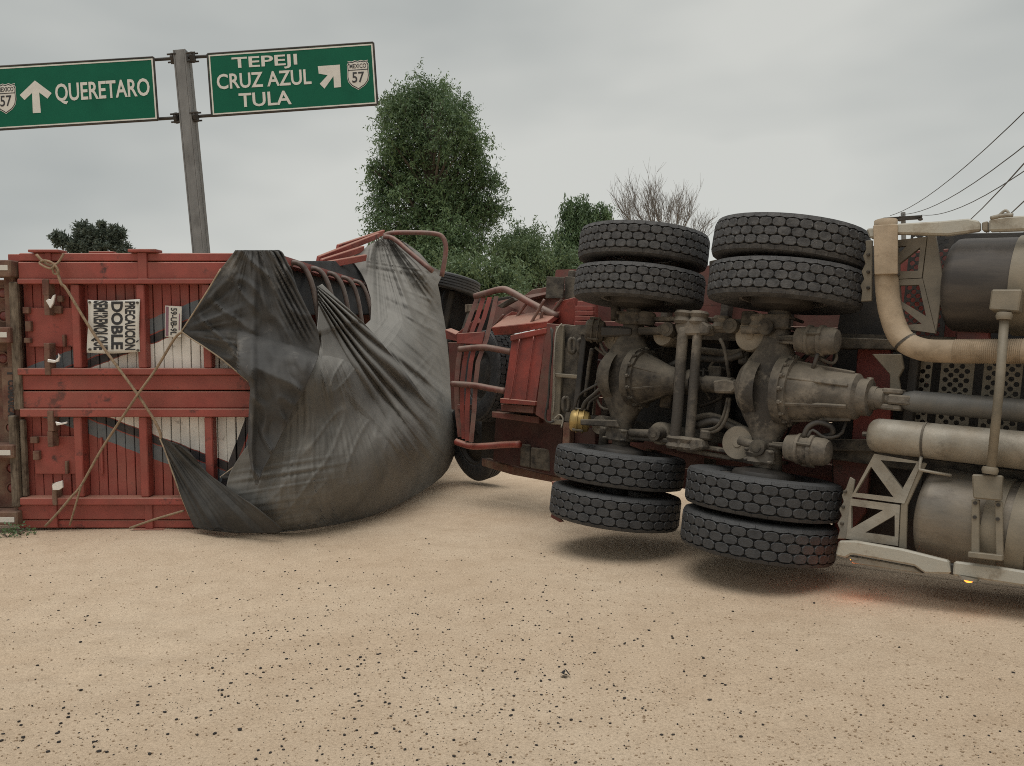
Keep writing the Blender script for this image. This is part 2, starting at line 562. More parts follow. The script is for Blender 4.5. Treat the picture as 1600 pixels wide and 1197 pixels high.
def stripe_colour(t, vec, mixc):
    """the painted arrow bands, white / navy / grey-blue / red, laid out over the door boards"""
    k = T2.at(235, 609).x - T2.at(234, 609).x
    sp = t.nodes.new('ShaderNodeSeparateXYZ')
    t.links.new(vec, sp.inputs[0])

    def ma(op, a, bb=None):
        n = t.nodes.new('ShaderNodeMath')
        n.operation = op
        for i, v in enumerate((a, bb)):
            if v is None:
                continue
            if isinstance(v, (int, float)):
                n.inputs[i].default_value = v
            else:
                t.links.new(v, n.inputs[i])
        return n.outputs[0]
    x = ma('DIVIDE', ma('SUBTRACT', sp.outputs['X'], T2.at(234, 609).x), k)       # in photo pixels
    y = ma('DIVIDE', ma('ABSOLUTE', ma('SUBTRACT', sp.outputs['Y'], YC)), k)
    wob = t.nodes.new('ShaderNodeTexNoise')
    wob.inputs['Scale'].default_value = 7
    t.links.new(vec, wob.inputs['Vector'])
    v = ma('ADD', ma('SUBTRACT', y, ma('MULTIPLY', x, 0.385)), ma('MULTIPLY', ma('SUBTRACT', wob.outputs['Fac'], 0.5), 5.0))
    vr = ma('ADD', y, ma('MULTIPLY', ma('SUBTRACT', x, 109.0), 2.5))              # the short steep band at the right
    vv = ma('MAXIMUM', v, ma('SUBTRACT', ma('MULTIPLY', ma('SUBTRACT', vr, 126.0), 0.40), -70.0))
    red, navy, grey, white = RED, (0.022, 0.023, 0.030), (0.135, 0.160, 0.180), (0.78, 0.76, 0.71)
    c = mixc(ma('GREATER_THAN', v, 70.0), white, red)
    c = mixc(ma('GREATER_THAN', v, 71.5), c, navy)
    c = mixc(ma('GREATER_THAN', v, 84.5), c, red)
    c = mixc(ma('GREATER_THAN', v, 86.5), c, grey)
    c = mixc(ma('GREATER_THAN', v, 110.0), c, red)
    c2 = mixc(ma('GREATER_THAN', vr, 138.0), c, navy)
    c2 = mixc(ma('GREATER_THAN', vr, 170.0), c2, red)
    c2 = mixc(ma('GREATER_THAN', vr, 178.0), c2, grey)
    return mixc(ma('GREATER_THAN', x, 85.0), c, c2)


M_board = mat('painted_boards', stripe_colour, 0.6, var=0.16, scale=5, dust=(0.33, 0.24, 0.18), dust_amt=0.15, dust_scale=4,
              spots=(0.05, 0.04, 0.04), spot_amt=0.45, spot_scale=8, bump=0.12, bump_scale=40)

tr = thing('cargo_trailer', 'red plank trailer lying on its side with double semitrailer warning on its doors', 'trailer', T2.M)


def t2box(x0, x1, y0, y1, z0, z1, name, m, bevel=0.006, part=None, th=None):
    ym, xm = (y0 + y1) / 2, (x0 + x1) / 2
    mb = MB().box(T2, T2.at(x0, ym).x, T2.at(x1, ym).x, T2.at(xm, y1).y, T2.at(xm, y0).y, z0, z1)
    return mb.build(name, m, th or tr, part, bevel=bevel)


# frame of the doors: rails run across the picture, posts upright
for (y0, y1, z1) in ((396, 408.6, 0.035), (410, 436, 0.045), (585.4, 609, 0.045), (611, 637, 0.045), (786.6, 810, 0.045), (811.3, 823.5, 0.035)):
    t2box(33, 440, y0, y1, -0.07, z1, 'rail', M_red, 0.008)
for (y0, y1) in ((436.4, 444.5), (575, 585), (637.4, 650), (775, 786)):
    t2box(36 if y0 < 600 else 40, 440, y0, y1, -0.05, 0.085, 'flange', M_red, 0.006)
for (ya, yb) in ((445, 574.6), (650.4, 774.6)):
    t2box(34, 440, ya - 2, yb + 2, -0.10, -0.088, 'gap_shade_sheet', M_dark, 0)  # dark sheet added behind the planks to paint shade into their gaps
    for xc in (124.5, 225.5, 327, 427):
        dx = 0 if ya < 600 else 4
        t2box(xc - 6.3 + dx, xc + 6.3 + dx, ya, yb, -0.06, 0.062, 'post', M_red, 0.008)
    x = 34.0
    while x < 440:
        z = -0.035 + random.uniform(-0.008, 0.008)
        t2box(x + 0.6, min(x + 13.9, 439), ya - 2, yb + 2, z - 0.03, z, 'plank', M_board, 0.003)
        x += 14.5
for (x0, x1, y0, y1) in ((42, 117, 481, 542), (53, 121, 682, 741)):
    t2box(x0, x1, y0, y1, -0.034, -0.008, 'door_plate', M_red, 0.004)
t2box(155, 159, 684, 741, -0.034, -0.01, 'door_plate', M_red, 0.004)
# hinge stubs, latch bars and their bright clips
for (x0, x1, y0, y1) in ((38, 48, 480, 490), (42, 51, 502, 518), (40, 50, 528, 536), (50, 61, 682, 692), (54, 64, 704, 718), (104, 108, 720, 740),
                         (100, 104, 523, 542), (86, 98, 478, 490), (92, 100, 462, 472)):
    t2box(x0, x1, y0, y1, -0.01, 0.03, 'hinge', M_rust, 0.005)
for (x0, x1, y0, y1) in ((76, 86, 437.5, 462), (79, 87, 462, 493), (79, 88, 536, 585), (84, 93, 640, 672), (84, 92, 672, 696), (91, 98, 752, 786)):
    t2box(x0, x1, y0, y1, 0.0, 0.098, 'latch_bar', M_rust, 0.005)
for pts in (((73, 473), (71, 470), (75, 467), (79, 468), (82, 462), (86, 460), (83, 474), (78, 482), (76, 478)),
            ((74, 561), (86, 563), (91, 558), (90, 552), (93, 557), (91, 565), (84, 567), (74, 566)),
            ((86, 659), (95, 661), (104, 659), (104, 662), (95, 664), (88, 665)),
            ((81, 758), (87, 754), (97, 751), (98, 762), (92, 766), (82, 766))):
    MB().slab([T2.w(x_, y_, 0.125) for x_, y_ in pts], 0.02).build('latch_clip', M_chrome, tr, bevel=0.003)
# flat brackets along both edges
for (x0, x1, y0, y1, z1) in ((53, 100, 391.3, 395.6, 0.09), (75, 84, 395.8, 412, 0.05), (207, 250, 390.5, 395.4, 0.09), (220, 234, 395.6, 437, 0.06),
                             (231, 243, 786.4, 824, 0.06), (214, 261, 823.8, 829, 0.09), (83, 95, 787, 822, 0.06), (12, 33, 397, 409, 0.0), (140, 178, 393, 395.7, 0.02)):
    t2box(x0, x1, y0, y1, -0.05, z1, 'bracket', M_red, 0.005)
# the rear end of the chassis, left in the picture
t2box(15, 32.4, 409.5, 820, -0.20, 0.02, 'end_beam', M_rust, 0.012)
t2box(25, 38, 441, 640, 0.021, 0.075, 'edge_post', M_wood, 0.012)
t2box(24, 36, 648, 790, 0.021, 0.085, 'edge_post', M_wood, 0.012)
t2box(37, 44, 655, 775, -0.01, 0.05, 'edge_post', M_wood, 0.012)
t2box(-70, 14.6, 436, 797, -0.28, -0.08, 'end_panel', M_rust, 0.01)
for (y0, y1, x1) in ((408, 434, 30), (511, 536, 28.5), (692, 713, 34), (795, 816, 40)):
    bar = t2box(-70, x1, y0, y1, -0.05, 0.12, 'cross_bar', M_rust, 0.01)
    t2box(-20, x1 - 4, y0 + 8, y0 + 16, 0.1205, 0.124, 'reflective_strip', M_white, 0.001, part=bar)
for (xc, yc) in ((7, 458), (9, 494), (20, 668), (21, 731), (22, 762), (7, 560)):
    p = T2.w(xc, yc, -0.081)
    ax = T2.M.to_3x3() @ Vector((0, 0, 1))
    lamp = MB().lathe(p, ax, [(0, 0.058), (0.03, 0.058), (0.03, 0.046), (0.018, 0.044)], 18).build('tail_lamp', M_rust, tr, smooth=True)
    MB().lathe(p + ax * 0.018, ax, [(0, 0.043), (0.008, 0.038), (0.013, 0.02), (0.014, 0.002)], 16, caps=False).build('lens', M_dkred, tr, lamp, smooth='all')
mb = MB().box(T2, T2.at(8, 609).x, T2.at(14.6, 609).x, T2.at(8, 655).y, T2.at(8, 577).y, -0.079, -0.03)
mb.build('name_board', M_rust, tr, bevel=0.006)
nb = MB()
t2box(7.5, 24.6, 574, 656, 0.0215, 0.034, 'name_board', M_rust, 0.003)
text_quad(nb, 'COMARCA', T2.w(12, 594, 0.0365), T2.w(12.5, 651, 0.0365), T2.w(22, 594, 0.0365), 0.035)
text_quad(nb, 'T', T2.w(11, 577, 0.0365), T2.w(11, 590, 0.0365), T2.w(24, 577, 0.0365), 0.03)
flat_build(nb, 'lettering', M_black, tr)

# the long box behind the doors: upper and lower side, floor, front
LEN = 8.6
xt, xf = T2.at(440, 609).x, T2.at(33, 609).x
yt, yb_ = T2.at(234, 396).y, T2.at(234, 823).y
MB().box(T2, xf, xt, yt - 0.08, yt - 0.006, -LEN, -0.075).build('side_wall', M_red, tr)
MB().box(T2, xf, xt, yb_ + 0.006, yb_ + 0.08, -LEN, -0.075).build('side_wall', M_red, tr)
MB().box(T2, xf - 0.05, xf - 0.002, yb_, yt, -LEN, -0.075).build('floor', M_redD, tr)
MB().box(T2, xf, xt, yb_ + 0.08, yt - 0.08, -LEN, -LEN + 0.06).build('front_wall', M_redD, tr)
for d in np.arange(0.40, 5.2, 0.70):
    MB().tube([T2.l(xt - 0.06, yt - 0.10, -d), T2.l(xt + 0.02, yt - 0.045, -d), T2.l(xt + 0.12, yt - 0.10, -d), T2.l(xt + 0.20, yt - 0.30, -d),
               T2.l(xt + 0.26, 0.5, -d), T2.l(xt + 0.30, 0.0, -d), T2.l(xt + 0.22, -0.7, -d), T2.l(xt, yb_ + 0.06, -d)], 0.026, 8).build('roof_bow', M_bow, tr, smooth='all')
# loose boards and bent rail where the front of the box has burst open
for a, c_ in (((498, 411, 10.4), (560, 386, 11.4)), ((503, 416, 10.2), (568, 394, 11.3)), ((520, 402, 11.0), (592, 373, 12.1)), ((510, 420, 9.9), (572, 408, 10.9)),
              ((528, 392, 11.5), (600, 368, 12.5))):
    p, q = W(*a), W(*c_)
    dz = Vector((0.02, 0, 0.09))
    MB().slab([p, q, q + dz, p + dz], 0.05).build('loose_board', M_red, tr, bevel=0.006)
MB().slab([W(498, 420, 9.6), W(545, 404, 11.0), W(600, 374, 12.2), W(612, 470, 12.4), (W(560, 470, 11.2)), W(505, 450, 9.8)], 0.06).build('bulged_side', M_redD, tr)
MB().tube([W(600, 369, 11.6), W(612, 364, 11.6), W(650, 363.5, 11.6), W(678, 365, 11.6), W(691, 370, 11.6), W(696.5, 384, 11.6), W(695, 405, 11.6), W(690, 432, 11.6)],
          0.036, 8).build('rail_hoop', M_rail, tr, smooth='all')
MB().tube([W(600, 370, 11.55), W(615, 373, 11.5), W(640, 394, 11.4), W(676, 424, 11.3)], 0.036, 8).build('rail_hoop', M_rail, tr, smooth='all')

# number plate bolted on the boards
pm = MB().slab([T2.w(258, 477.5, 0.03), T2.w(284, 479, 0.03), T2.w(283, 527, 0.03), T2.w(257.5, 526, 0.03)], 0.006)
plate = pm.build('number_plate', M_white, tr, bevel=0.002)
pm = MB()
text_quad(pm, '59-UB-9L', T2.w(266.5, 481, 0.0325), T2.w(266, 523.5, 0.0325), T2.w(276.5, 481.4, 0.0325), 0.02)
flat_build(pm, 'plate_number', M_black, tr, plate)
pm = MB().slab([T2.w(259, 479, 0.032), T2.w(263.5, 479.3, 0.032), T2.w(263, 525, 0.032), T2.w(258.6, 524.7, 0.032)], 0.001)
pm.slab([T2.w(279.5, 490, 0.032), T2.w(281, 490, 0.032), T2.w(280.6, 516, 0.032), T2.w(279, 516, 0.032)], 0.001)
pm.build('plate_band', M_purple, tr, plate)

# grain still held in the box
gm = MB()
NX, NZ = 26, 40
gv = []
for j in range(NZ):
    for i in range(NX):
        u, v_ = i / (NX - 1), j / (NZ - 1)
        d = 0.12 + v_ * 6.4
        x = xf + 0.05 + u * (xt - xf - 0.02)
        y = 0.40 + 0.15 * math.sin(d * 1.3) * u + 0.05 * fbm(x, d, 1.1) - 0.25 * u * u
        gv.append(T2.l(x, y, -d))
gf = [(j * NX + i, j * NX + i + 1, (j + 1) * NX + i + 1, (j + 1) * NX + i) for j in range(NZ - 1) for i in range(NX - 1)]
base = len(gv)
edge = [i for i in range(NX)] + [j * NX + NX - 1 for j in range(1, NZ)] + [(NZ - 1) * NX + i for i in range(NX - 2, -1, -1)] + [j * NX for j in range(NZ - 2, 0, -1)]
for e in edge:
    l_ = T2.I @ gv[e]
    gv.append(T2.l(l_.x, yb_ + 0.10, l_.z))
gf += [(edge[k], base + k, base + (k + 1) % len(edge), edge[(k + 1) % len(edge)]) for k in range(len(edge))]
gf.append(tuple(base + k for k in range(len(edge))))
gm.add(gv, gf)
tag(gm.build('grain_load', M_grain, None, smooth=True), 'brown heap of loose grain inside the open overturned trailer', 'grain', kind='stuff')


# ------------------------------------------------------------------ tarpaulin
def rbf_fit(ctrl):
    P = np.array([(a / 100, b / 100) for a, b, c in ctrl])
    z = np.array([c for a, b, c in ctrl])
    def phi(r):
        return np.where(r > 1e-9, r * r * np.log(r + 1e-12), 0.0)
    n = len(P)
    K = phi(np.linalg.norm(P[:, None] - P[None], axis=2)) + np.eye(n) * 0.02
    Q = np.hstack([np.ones((n, 1)), P])
    A = np.vstack([np.hstack([K, Q]), np.hstack([Q.T, np.zeros((3, 3))])])
    s = np.linalg.solve(A, np.concatenate([z, np.zeros(3)]))
    def f(x, y):
        r = np.sqrt((P[:, 0] - x / 100) ** 2 + (P[:, 1] - y / 100) ** 2)
        return float(phi(r) @ s[:n] + s[n] + s[n + 1] * x / 100 + s[n + 2] * y / 100)
    return f


def interp(tab, y):
    ys_ = [r[0] for r in tab]
    return [float(np.interp(y, ys_, [r[k] for r in tab])) for k in range(1, len(tab[0]))]


def ridge(s):
    """soft pleat profile of a 1-D coordinate"""
    n = noise.noise(Vector((s, 0.3, 1.7))) + 0.5 * noise.noise(Vector((s * 2.3, 5.1, 0.2)))
    return n


def cloth(name, tab, depth, disp, m, th, NU=60, NV=90, thick=0.008, ypow=1.0):
    y0, y1 = tab[0][0], tab[-1][0]
    vs_, fs_ = [], []
    for j in range(NV):
        y = y0 + (y1 - y0) * (j / (NV - 1)) ** ypow
        l, r = interp(tab, y)
        for i in range(NU):
            u = i / (NU - 1)
            x = l + (r - l) * u
            e = min(1.0, 5 * u, 5 * (1 - u)) if r - l > 3 else 0
            vs_.append(W(x, y, depth(x, y) - disp(x, y, u)))
    for j in range(NV - 1):
        for i in range(NU - 1):
            a = j * NU + i
            fs_.append((a, a + 1, a + NU + 1, a + NU))
    return MB().add(vs_, fs_).build(name, m, th, smooth='all', thick=thick)


M_flap_shade = mat('black_flap_shade', (0.012, 0.012, 0.013), 0.9, var=0.3)
tp = thing('tarpaulin', 'dusty grey tarpaulin bulging over spilled grain and draped from the red trailer', 'tarpaulin', at_base(W(520, 826, 7.1)))
tabB = [(370, 600, 612), (378, 586, 632), (385, 574, 642), (395, 560, 655), (405, 549, 664), (415, 556, 672), (425, 563, 691), (432, 567, 690), (445, 573, 684), (465, 579, 688), (480, 580, 690), (500, 579, 694),
        (512, 566, 696), (520, 552, 697), (530, 533, 698), (540, 514, 699), (550, 498, 700), (560, 485, 701), (580, 464, 703), (600, 446, 706), (650, 412, 710), (690, 392, 712), (708, 378, 711), (720, 370, 706),
        (733, 362, 700), (745, 357, 690), (758, 354, 674), (770, 354, 655), (782, 356, 634), (792, 357, 614), (802, 358, 590), (810, 360, 566), (818, 362, 532), (825, 365, 490), (829, 368, 460), (833, 375, 425)]
ctrlB = [(375, 833, 6.80), (430, 833, 6.85), (490, 827, 7.0), (565, 811, 7.6), (620, 791, 8.35), (655, 770, 9.2), (690, 745, 10.3),
         (712, 690, 10.6), (706, 600, 11.0), (697, 520, 11.5), (692, 480, 11.9), (690, 425, 12.2), (612, 371, 11.9), (550, 405, 11.0), (600, 372, 11.7),
         (440, 545, 6.72), (412, 650, 6.62), (370, 740, 6.70), (500, 650, 6.75), (500, 750, 6.62), (560, 700, 7.05), (600, 620, 8.1), (640, 700, 8.1),
         (620, 520, 9.6), (550, 570, 7.35), (500, 560, 6.8), (600, 430, 11.0), (580, 470, 10.2), (578, 500, 9.6), (660, 600, 9.4), (660, 480, 10.9),
         (580, 770, 7.35), (640, 740, 8.4), (685, 700, 9.4), (690, 620, 10.0), (640, 420, 11.3), (430, 790, 6.6), (520, 530, 7.6)]
fB = rbf_fit(ctrlB)


PLEAT_A = 0.085


def pleat(x, y):
    """long diagonal pleats fanning out of the torn opening"""
    s = math.degrees(math.atan2(y - 428, x - 470))
    r = math.hypot(y - 428, x - 470)
    s += 2.2 * noise.noise(Vector((x * 0.007, y * 0.007, 2.2))) + 1.5 * noise.noise(Vector((s * 0.11, 0.0, 4.0)))
    env = math.exp(-((s - 50) / 11) ** 4) * min(1.0, r / 70) * max(0.0, min(1.0, (390 - r) / 150))
    c_ = math.cos(2 * math.pi * s / 4.6)
    return env * math.copysign(abs(c_) ** 0.75, c_)


def foldB(x, y, u):
    th_ = math.degrees(math.atan2(y - 395, x - 452))
    r = math.hypot(y - 395, x - 452)
    env = min(1.0, max(0.0, (r - 60) / 120)) * min(1.0, 4 * u + 0.1, 6 * (1 - u) + 0.05)
    up = max(0.0, min(1.0, (560 - y) / 120))
    # long pleats run from the upper left to the lower right
    main = math.exp(-((th_ - 50) / 15) ** 2)
    s = (th_ + 3.5 * noise.noise(Vector((x * 0.006, y * 0.006, 2.2)))) 
    a = pleat(x, y) * PLEAT_A * min(1.0, max(0.0, (y - 528) / 60)) + 0.03 * main * ridge(s * 1.1) * min(1.0, max(0.0, (y - 540) / 60)) + 0.04 * ridge(s * 0.16 + 30) + 0.012 * ridge(s * 0.9)
    # the upper grey part is slack cloth with creases that fall to the lower right
    th2 = math.degrees(math.atan2(y - 340, x - 585))
    a += up * (0.42 * ridge(th2 * 0.085 + 7) + 0.13 * ridge(th2 * 0.27 + 2))
    rg = 1 - math.sqrt(noise.noise(Vector((s * 0.42 + 40, r * 0.009, 3.3))) ** 2 + 0.004)
    rg2 = 1 - abs(noise.noise(Vector((x * 0.035 + y * 0.02, y * 0.012, 8.1))))
    a += 0.030 * (max(0.0, rg - 0.6) / 0.4) ** 2 + 0.018 * (max(0.0, rg2 - 0.7) / 0.3) ** 2
    a += 0.03 * noise.fractal(Vector((x * 0.012, y * 0.012, 7.7)), 1.0, 2.0, 3)
    # horizontal sag creases near the ground at the left
    lowl = max(0.0, min(1.0, (y - 690) / 50)) * max(0.0, min(1.0, (560 - x) / 120))
    a += 0.035 * lowl * ridge((y + 0.16 * (x - 400)) * 0.10)
    return a * env


cloth('main_cover', tabB, fB, foldB, M_tarp, tp, 170, 240)


def faceZ(y, off):
    """depth of the plane of the doors, off metres proud of it"""
    p = T2.w(300, y, off)
    return -(CM.inverted() @ p).z


tabA = [(391, 368, 436), (394, 366, 441), (420, 345, 455), (450, 327, 464), (480, 308, 479), (505, 292, 492), (518, 283.5, 497), (530, 300, 499), (540, 316, 500), (560, 345, 497), (580, 369, 488),
        (595, 388, 481), (606, 391.5, 477), (650, 389, 453), (700, 388, 430), (730, 393, 413), (750, 397, 405), (758, 400, 402)]


def zA(x, y):
    base_ = faceZ(y, 0.13)
    k = max(0.0, min(1.0, (x - 385) / 60))
    z = base_ - 0.10 * k - 0.08 * max(0, min(1, (y - 560) / 150))
    return min(z, fB(x, y) - 0.15) if x > 372 and y > 500 else z


def foldA(x, y, u):
    th_ = math.degrees(math.atan2(y - 360, x - 395))
    tip = math.degrees(math.atan2(y - 519, x - 270))
    k = max(0.0, min(1.0, (400 - x) / 60))
    d = math.hypot(x - 284, y - 519)
    a = 0.05 * ridge(th_ * 0.16) * (1 - k) + 0.06 * k * ridge(tip * 0.11 + 3) * min(1, d / 40)
    rr = max(0.0, min(1.0, (u - 0.72) / 0.15)) * max(0.0, min(1.0, (540 - y) / 30))
    s = x - 0.52 * y
    a += 0.055 * rr * math.sin(s * 0.75)
    # standing crease down the middle
    xc = 397 - 0.02 * (y - 400)
    a += 0.09 * math.exp(-((x - xc) / 7) ** 2) * min(1, (y - 385) / 60)
    rg = 1 - abs(noise.noise(Vector((x * 0.022 - y * 0.012, y * 0.016, 5.1))))
    a += 0.05 * max(0.0, rg - 0.8) / 0.2
    a += 0.025 * noise.fractal(Vector((x * 0.02, y * 0.02, 1.7)), 1.0, 2.0, 3)
    return a * min(1.0, 8 * u + 0.15, 8 * (1 - u) + 0.15)


cloth('rear_flap', tabA, zA, foldA, M_tarpD, tp, 80, 150)
tabC = [(685, 250, 254), (700, 256, 291), (712, 260, 301), (725, 265, 312), (740, 270, 325), (775, 283, 374), (793, 290, 401), (812, 298, 424), (824, 303, 438), (829, 330, 441), (833, 372, 430)]


def foldC(x, y, u):
    th_ = math.degrees(math.atan2(y - 660, x - 235))
    return (0.05 * ridge(th_ * 0.19 + 4) + 0.012 * ridge(th_ * 0.8)) * min(1, math.hypot(x - 250, y - 686) / 50)


fC = rbf_fit([(250, 686, faceZ(686, 0.12)), (303, 824, faceZ(824, 0.22)), (372, 832, 6.62), (440, 826, 6.55), (325, 740, faceZ(740, 0.16)), (401, 793, 6.50), (290, 770, faceZ(770, 0.18)), (350, 800, 6.58)])
cloth('corner_strip', tabC, fC, foldC, M_tarpB, tp, 60, 90)
tabD = [(711, 386, 389), (725, 371, 392), (738, 355, 397), (746, 344, 400), (758, 372, 402), (772, 386, 402)]
cloth('torn_pocket', tabD, lambda x, y: faceZ(y, 0.17), lambda x, y, u: 0.015 * ridge(y * 0.2), M_tarpB, tp, 24, 40)
# gathered pleats hanging across the burst opening
Lc = [(496, 448, 7.35), (498, 480, 7.2), (496, 535, 6.9), (512, 590, 6.95), (575, 660, 7.25), (625, 715, 7.9), (668, 735, 9.0)]
Rc = [(503, 444, 7.55), (530, 470, 7.7), (575, 512, 8.0), (636, 585, 8.25), (672, 640, 8.9), (694, 690, 9.7), (700, 715, 10.2)]


def poly(c, u):
    s = u * (len(c) - 1)
    i = min(int(s), len(c) - 2)
    t_ = s - i
    p0, p1, p2, p3 = c[max(i - 1, 0)], c[i], c[i + 1], c[min(i + 2, len(c) - 1)]
    return [0.5 * (2 * b_ + (c2_ - a_) * t_ + (2 * a_ - 5 * b_ + 4 * c2_ - d_) * t_ ** 2 + (3 * b_ - a_ - 3 * c2_ + d_) * t_ ** 3) for a_, b_, c2_, d_ in zip(p0, p1, p2, p3)]


vs_, fs_ = [], []
NU, NV = 120, 90
for j in range(NV):
    u = j / (NV - 1)
    a, c_ = poly(Lc, u), poly(Rc, u)
    env = min(1.0, u * 6) * (1 - u) ** 0.6
    for i in range(NU):
        v_ = i / (NU - 1)
        x, y, z = [a[k] + (c_[k] - a[k]) * v_ for k in range(3)]
        w = max(0.0, min(1.0, (u - 0.22) / 0.5))
        w = w * w * (3 - 2 * w)
        own = z - 0.06 * env - pleat(x, y) * PLEAT_A
        if y > 530 or u > 0.3:
            tgt = fB(x, y) - foldB(x, y, 0.5) - 0.03
            edge = max(0.0, (v_ - 0.9) / 0.1, (0.1 - v_) / 0.1)
            ww = max(w, min(1.0, u * 2.2) * (0.1 - v_) / 0.1 if v_ < 0.1 else 0)
            own = own + (min(tgt, own + 9) - own) * ww
            own += 0.06 * max(0.0, (u - 0.8) / 0.2) + 0.05 * edge * w
        z = own
        vs_.append(W(x, y, z))
for j in range(NV - 1):
    for i in range(NU - 1):
        a = j * NU + i
        fs_.append((a, a + 1, a + NU + 1, a + NU))
MB().add(vs_, fs_).build('gathered_fold', M_tarp, tp, smooth='all', thick=0.008)
# black sheet behind the roof bows: hanging flap, widened to paint the opening's shade
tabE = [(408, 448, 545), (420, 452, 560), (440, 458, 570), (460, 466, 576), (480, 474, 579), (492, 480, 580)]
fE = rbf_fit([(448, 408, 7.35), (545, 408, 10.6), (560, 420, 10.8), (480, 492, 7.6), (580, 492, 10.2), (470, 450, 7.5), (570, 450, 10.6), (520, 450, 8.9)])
cloth('flap_and_shade', tabE, lambda x, y: fE(x, y) + 0.25, lambda x, y, u: 0.10 * ridge(x * 0.08 + y * 0.02), M_flap_shade, tp, 60, 30)
# pale frayed hems
for pts in ([(283.5, 518), (300, 530), (316, 540), (345, 560), (369, 580), (390, 598)], [(283.5, 518), (292, 505), (308, 480), (327, 450), (345, 420)],
            [(388, 712), (394, 728), (402, 750), (402, 758)], [(344, 746), (365, 730), (388, 711)], [(344, 746), (372, 744), (398, 742)],
            [(250, 686), (256, 700), (265, 725), (283, 775), (296, 806)]):
    MB().tube([W(x, y, faceZ(y, 0.165 if x > 300 else 0.15)) for x, y in pts], 0.007, 6).build('hem', M_hem, tp, smooth='all')

# ------------------------------------------------------------------ ropes and banner
def rope(pts, r, label):
    ob = MB().tube([W(x, y, faceZ(y, n)) for x, y, n in pts], r, 7, 4).build('rope', M_rope, None, smooth='all')
    return tag(ob, label, 'rope', 'ropes lashing the trailer doors')


rope([(57, 398, 0.1), (70, 411, 0.11), (82, 416, 0.12), (88, 421, 0.12), (96, 444, 0.13), (104, 452, 0.12), (137, 507, 0.11), (165, 548, 0.12), (214, 615, 0.15), (240, 655, 0.14), (250, 676, 0.14), (251, 686, 0.14)],
     0.0125, 'brown rope knotted at the top bracket and running down across the warning banner')
rope([(100, 396, 0.1), (92, 409, 0.11), (86, 414, 0.14), (80, 420, 0.14), (66, 415, 0.14), (62, 410, 0.13), (70, 407, 0.13), (82, 411, 0.14), (90, 420, 0.14), (91, 428, 0.13), (84, 427, 0.13), (82, 417, 0.14)],
     0.010, 'looped rope knot tied under the bracket on the upper door edge')
rope([(284, 519, 0.15), (272, 530, 0.14), (245, 575, 0.14), (213, 620, 0.175), (160, 700, 0.12), (128, 757, 0.12), (112, 776, 0.13), (90, 802, 0.12), (71, 822, 0.10)],
     0.0115, 'brown rope from the tip of the dark flap down to the sand')
rope([(127, 758, 0.135), (122, 776, 0.13), (115, 800, 0.12), (109, 821, 0.10)], 0.009, 'thin rope tail hanging from the crossing rope to the sand')
rope([(287, 798, 0.16), (270, 803, 0.13), (240, 812, 0.13), (203, 825, 0.12)], 0.011, 'short rope stretched along the lower rail from the black tarpaulin strip')

bn_ = thing('warning_banner', 'white warning banner with black capitals tied on the upper door', 'banner', at_base(T2.w(178, 551, 0.07)))
NB = 16
bv = []
for j in range(NB):
    for i in range(NB):
        u, v_ = i / (NB - 1), j / (NB - 1)
        x = 137 + 82 * u + 1.2 * math.sin(v_ * 5) * (1 - u) - 1.5 * math.sin(v_ * math.pi) * u
        y = 468.5 + 82.5 * v_ + 1.5 * math.sin(u * 4)
        bv.append(T2.w(x, y, 0.072 + 0.010 * math.sin(u * 7 + v_ * 2) * math.sin(v_ * 5)))
MB().add(bv, [(j * NB + i, j * NB + i + 1, (j + 1) * NB + i + 1, (j + 1) * NB + i) for j in range(NB - 1) for i in range(NB - 1)]).build('sheet', M_white, bn_, smooth='all', thick=0.003)
for s, x0, x1, ya, yb in (('PRECAUCION', 195, 211.5, 471, 547), ('DOBLE', 173.5, 192, 471, 546), ('SEMIREMOLQUE', 142, 168.5, 470, 547)):
    m_ = MB()
    vs_, fs_ = text_shape(s, 0.035)
    # text runs down the picture: u downwards, letter tops to the right
    m_.add([T2.w(x0 + (x1 - x0) * v_, ya + (yb - ya) * u, 0.0755 + 0.010 * math.sin(((x0 + (x1 - x0) * v_) - 137) / 82 * 7 + (ya + (yb - ya) * u - 468.5) / 82.5 * 2) * math.sin((ya + (yb - ya) * u - 468.5) / 82.5 * 5)) for u, v_ in vs_], fs_)
    flat_build(m_, 'lettering', M_black, bn_)
MB().slab([T2.w(x_, y_, 0.079) for x_, y_ in ((212.6, 533.5), (216, 531), (216.6, 533), (213, 535.5))], 0.002).build('accent', M_black, bn_)
for x, y in ((141, 472.5), (215.5, 473), (141, 546), (216, 547.5)):
    MB().lathe(T2.w(x, y, 0.07), T2.M.to_3x3() @ Vector((0, 0, 1)), [(0, 0.011), (0.014, 0.011), (0.014, 0.005)], 10).build('eyelet', M_steel, bn_)


# ------------------------------------------------------------------ overturned tractor (its underside faces the camera)
# local axes: x forwards along the chassis, y across it (now upwards), z out of the underside towards the camera
TK = Frame((0.944, 0.047, -6.202), (0.737, -0.077, 0.671), None or (0, 1, 0), (-0.666, 0.082, 0.741))
WB, YI, YO = 1.204, 0.724, 1.037
tk = thing('tractor_truck', 'overturned tractor truck showing its axles, eight tyres and fuel tanks', 'truck', TK.M)
KX, KY, KZ = [TK.M.to_3x3() @ Vector(v) for v in ((1, 0, 0), (0, 1, 0), (0, 0, 1))]


def revolve(prof, seg, axis_y=True):
    vs_, fs_ = [], []
    for y, r in prof:
        for k in range(seg):
            a = 2 * math.pi * k / seg
            vs_.append((r * math.cos(a), y, r * math.sin(a)))
    n = len(prof)
    for i in range(n - 1):
        for k in range(seg):
            a, b_ = i * seg + k, i * seg + (k + 1) % seg
            fs_.append((a, a + seg, b_ + seg, b_))
    return vs_, fs_


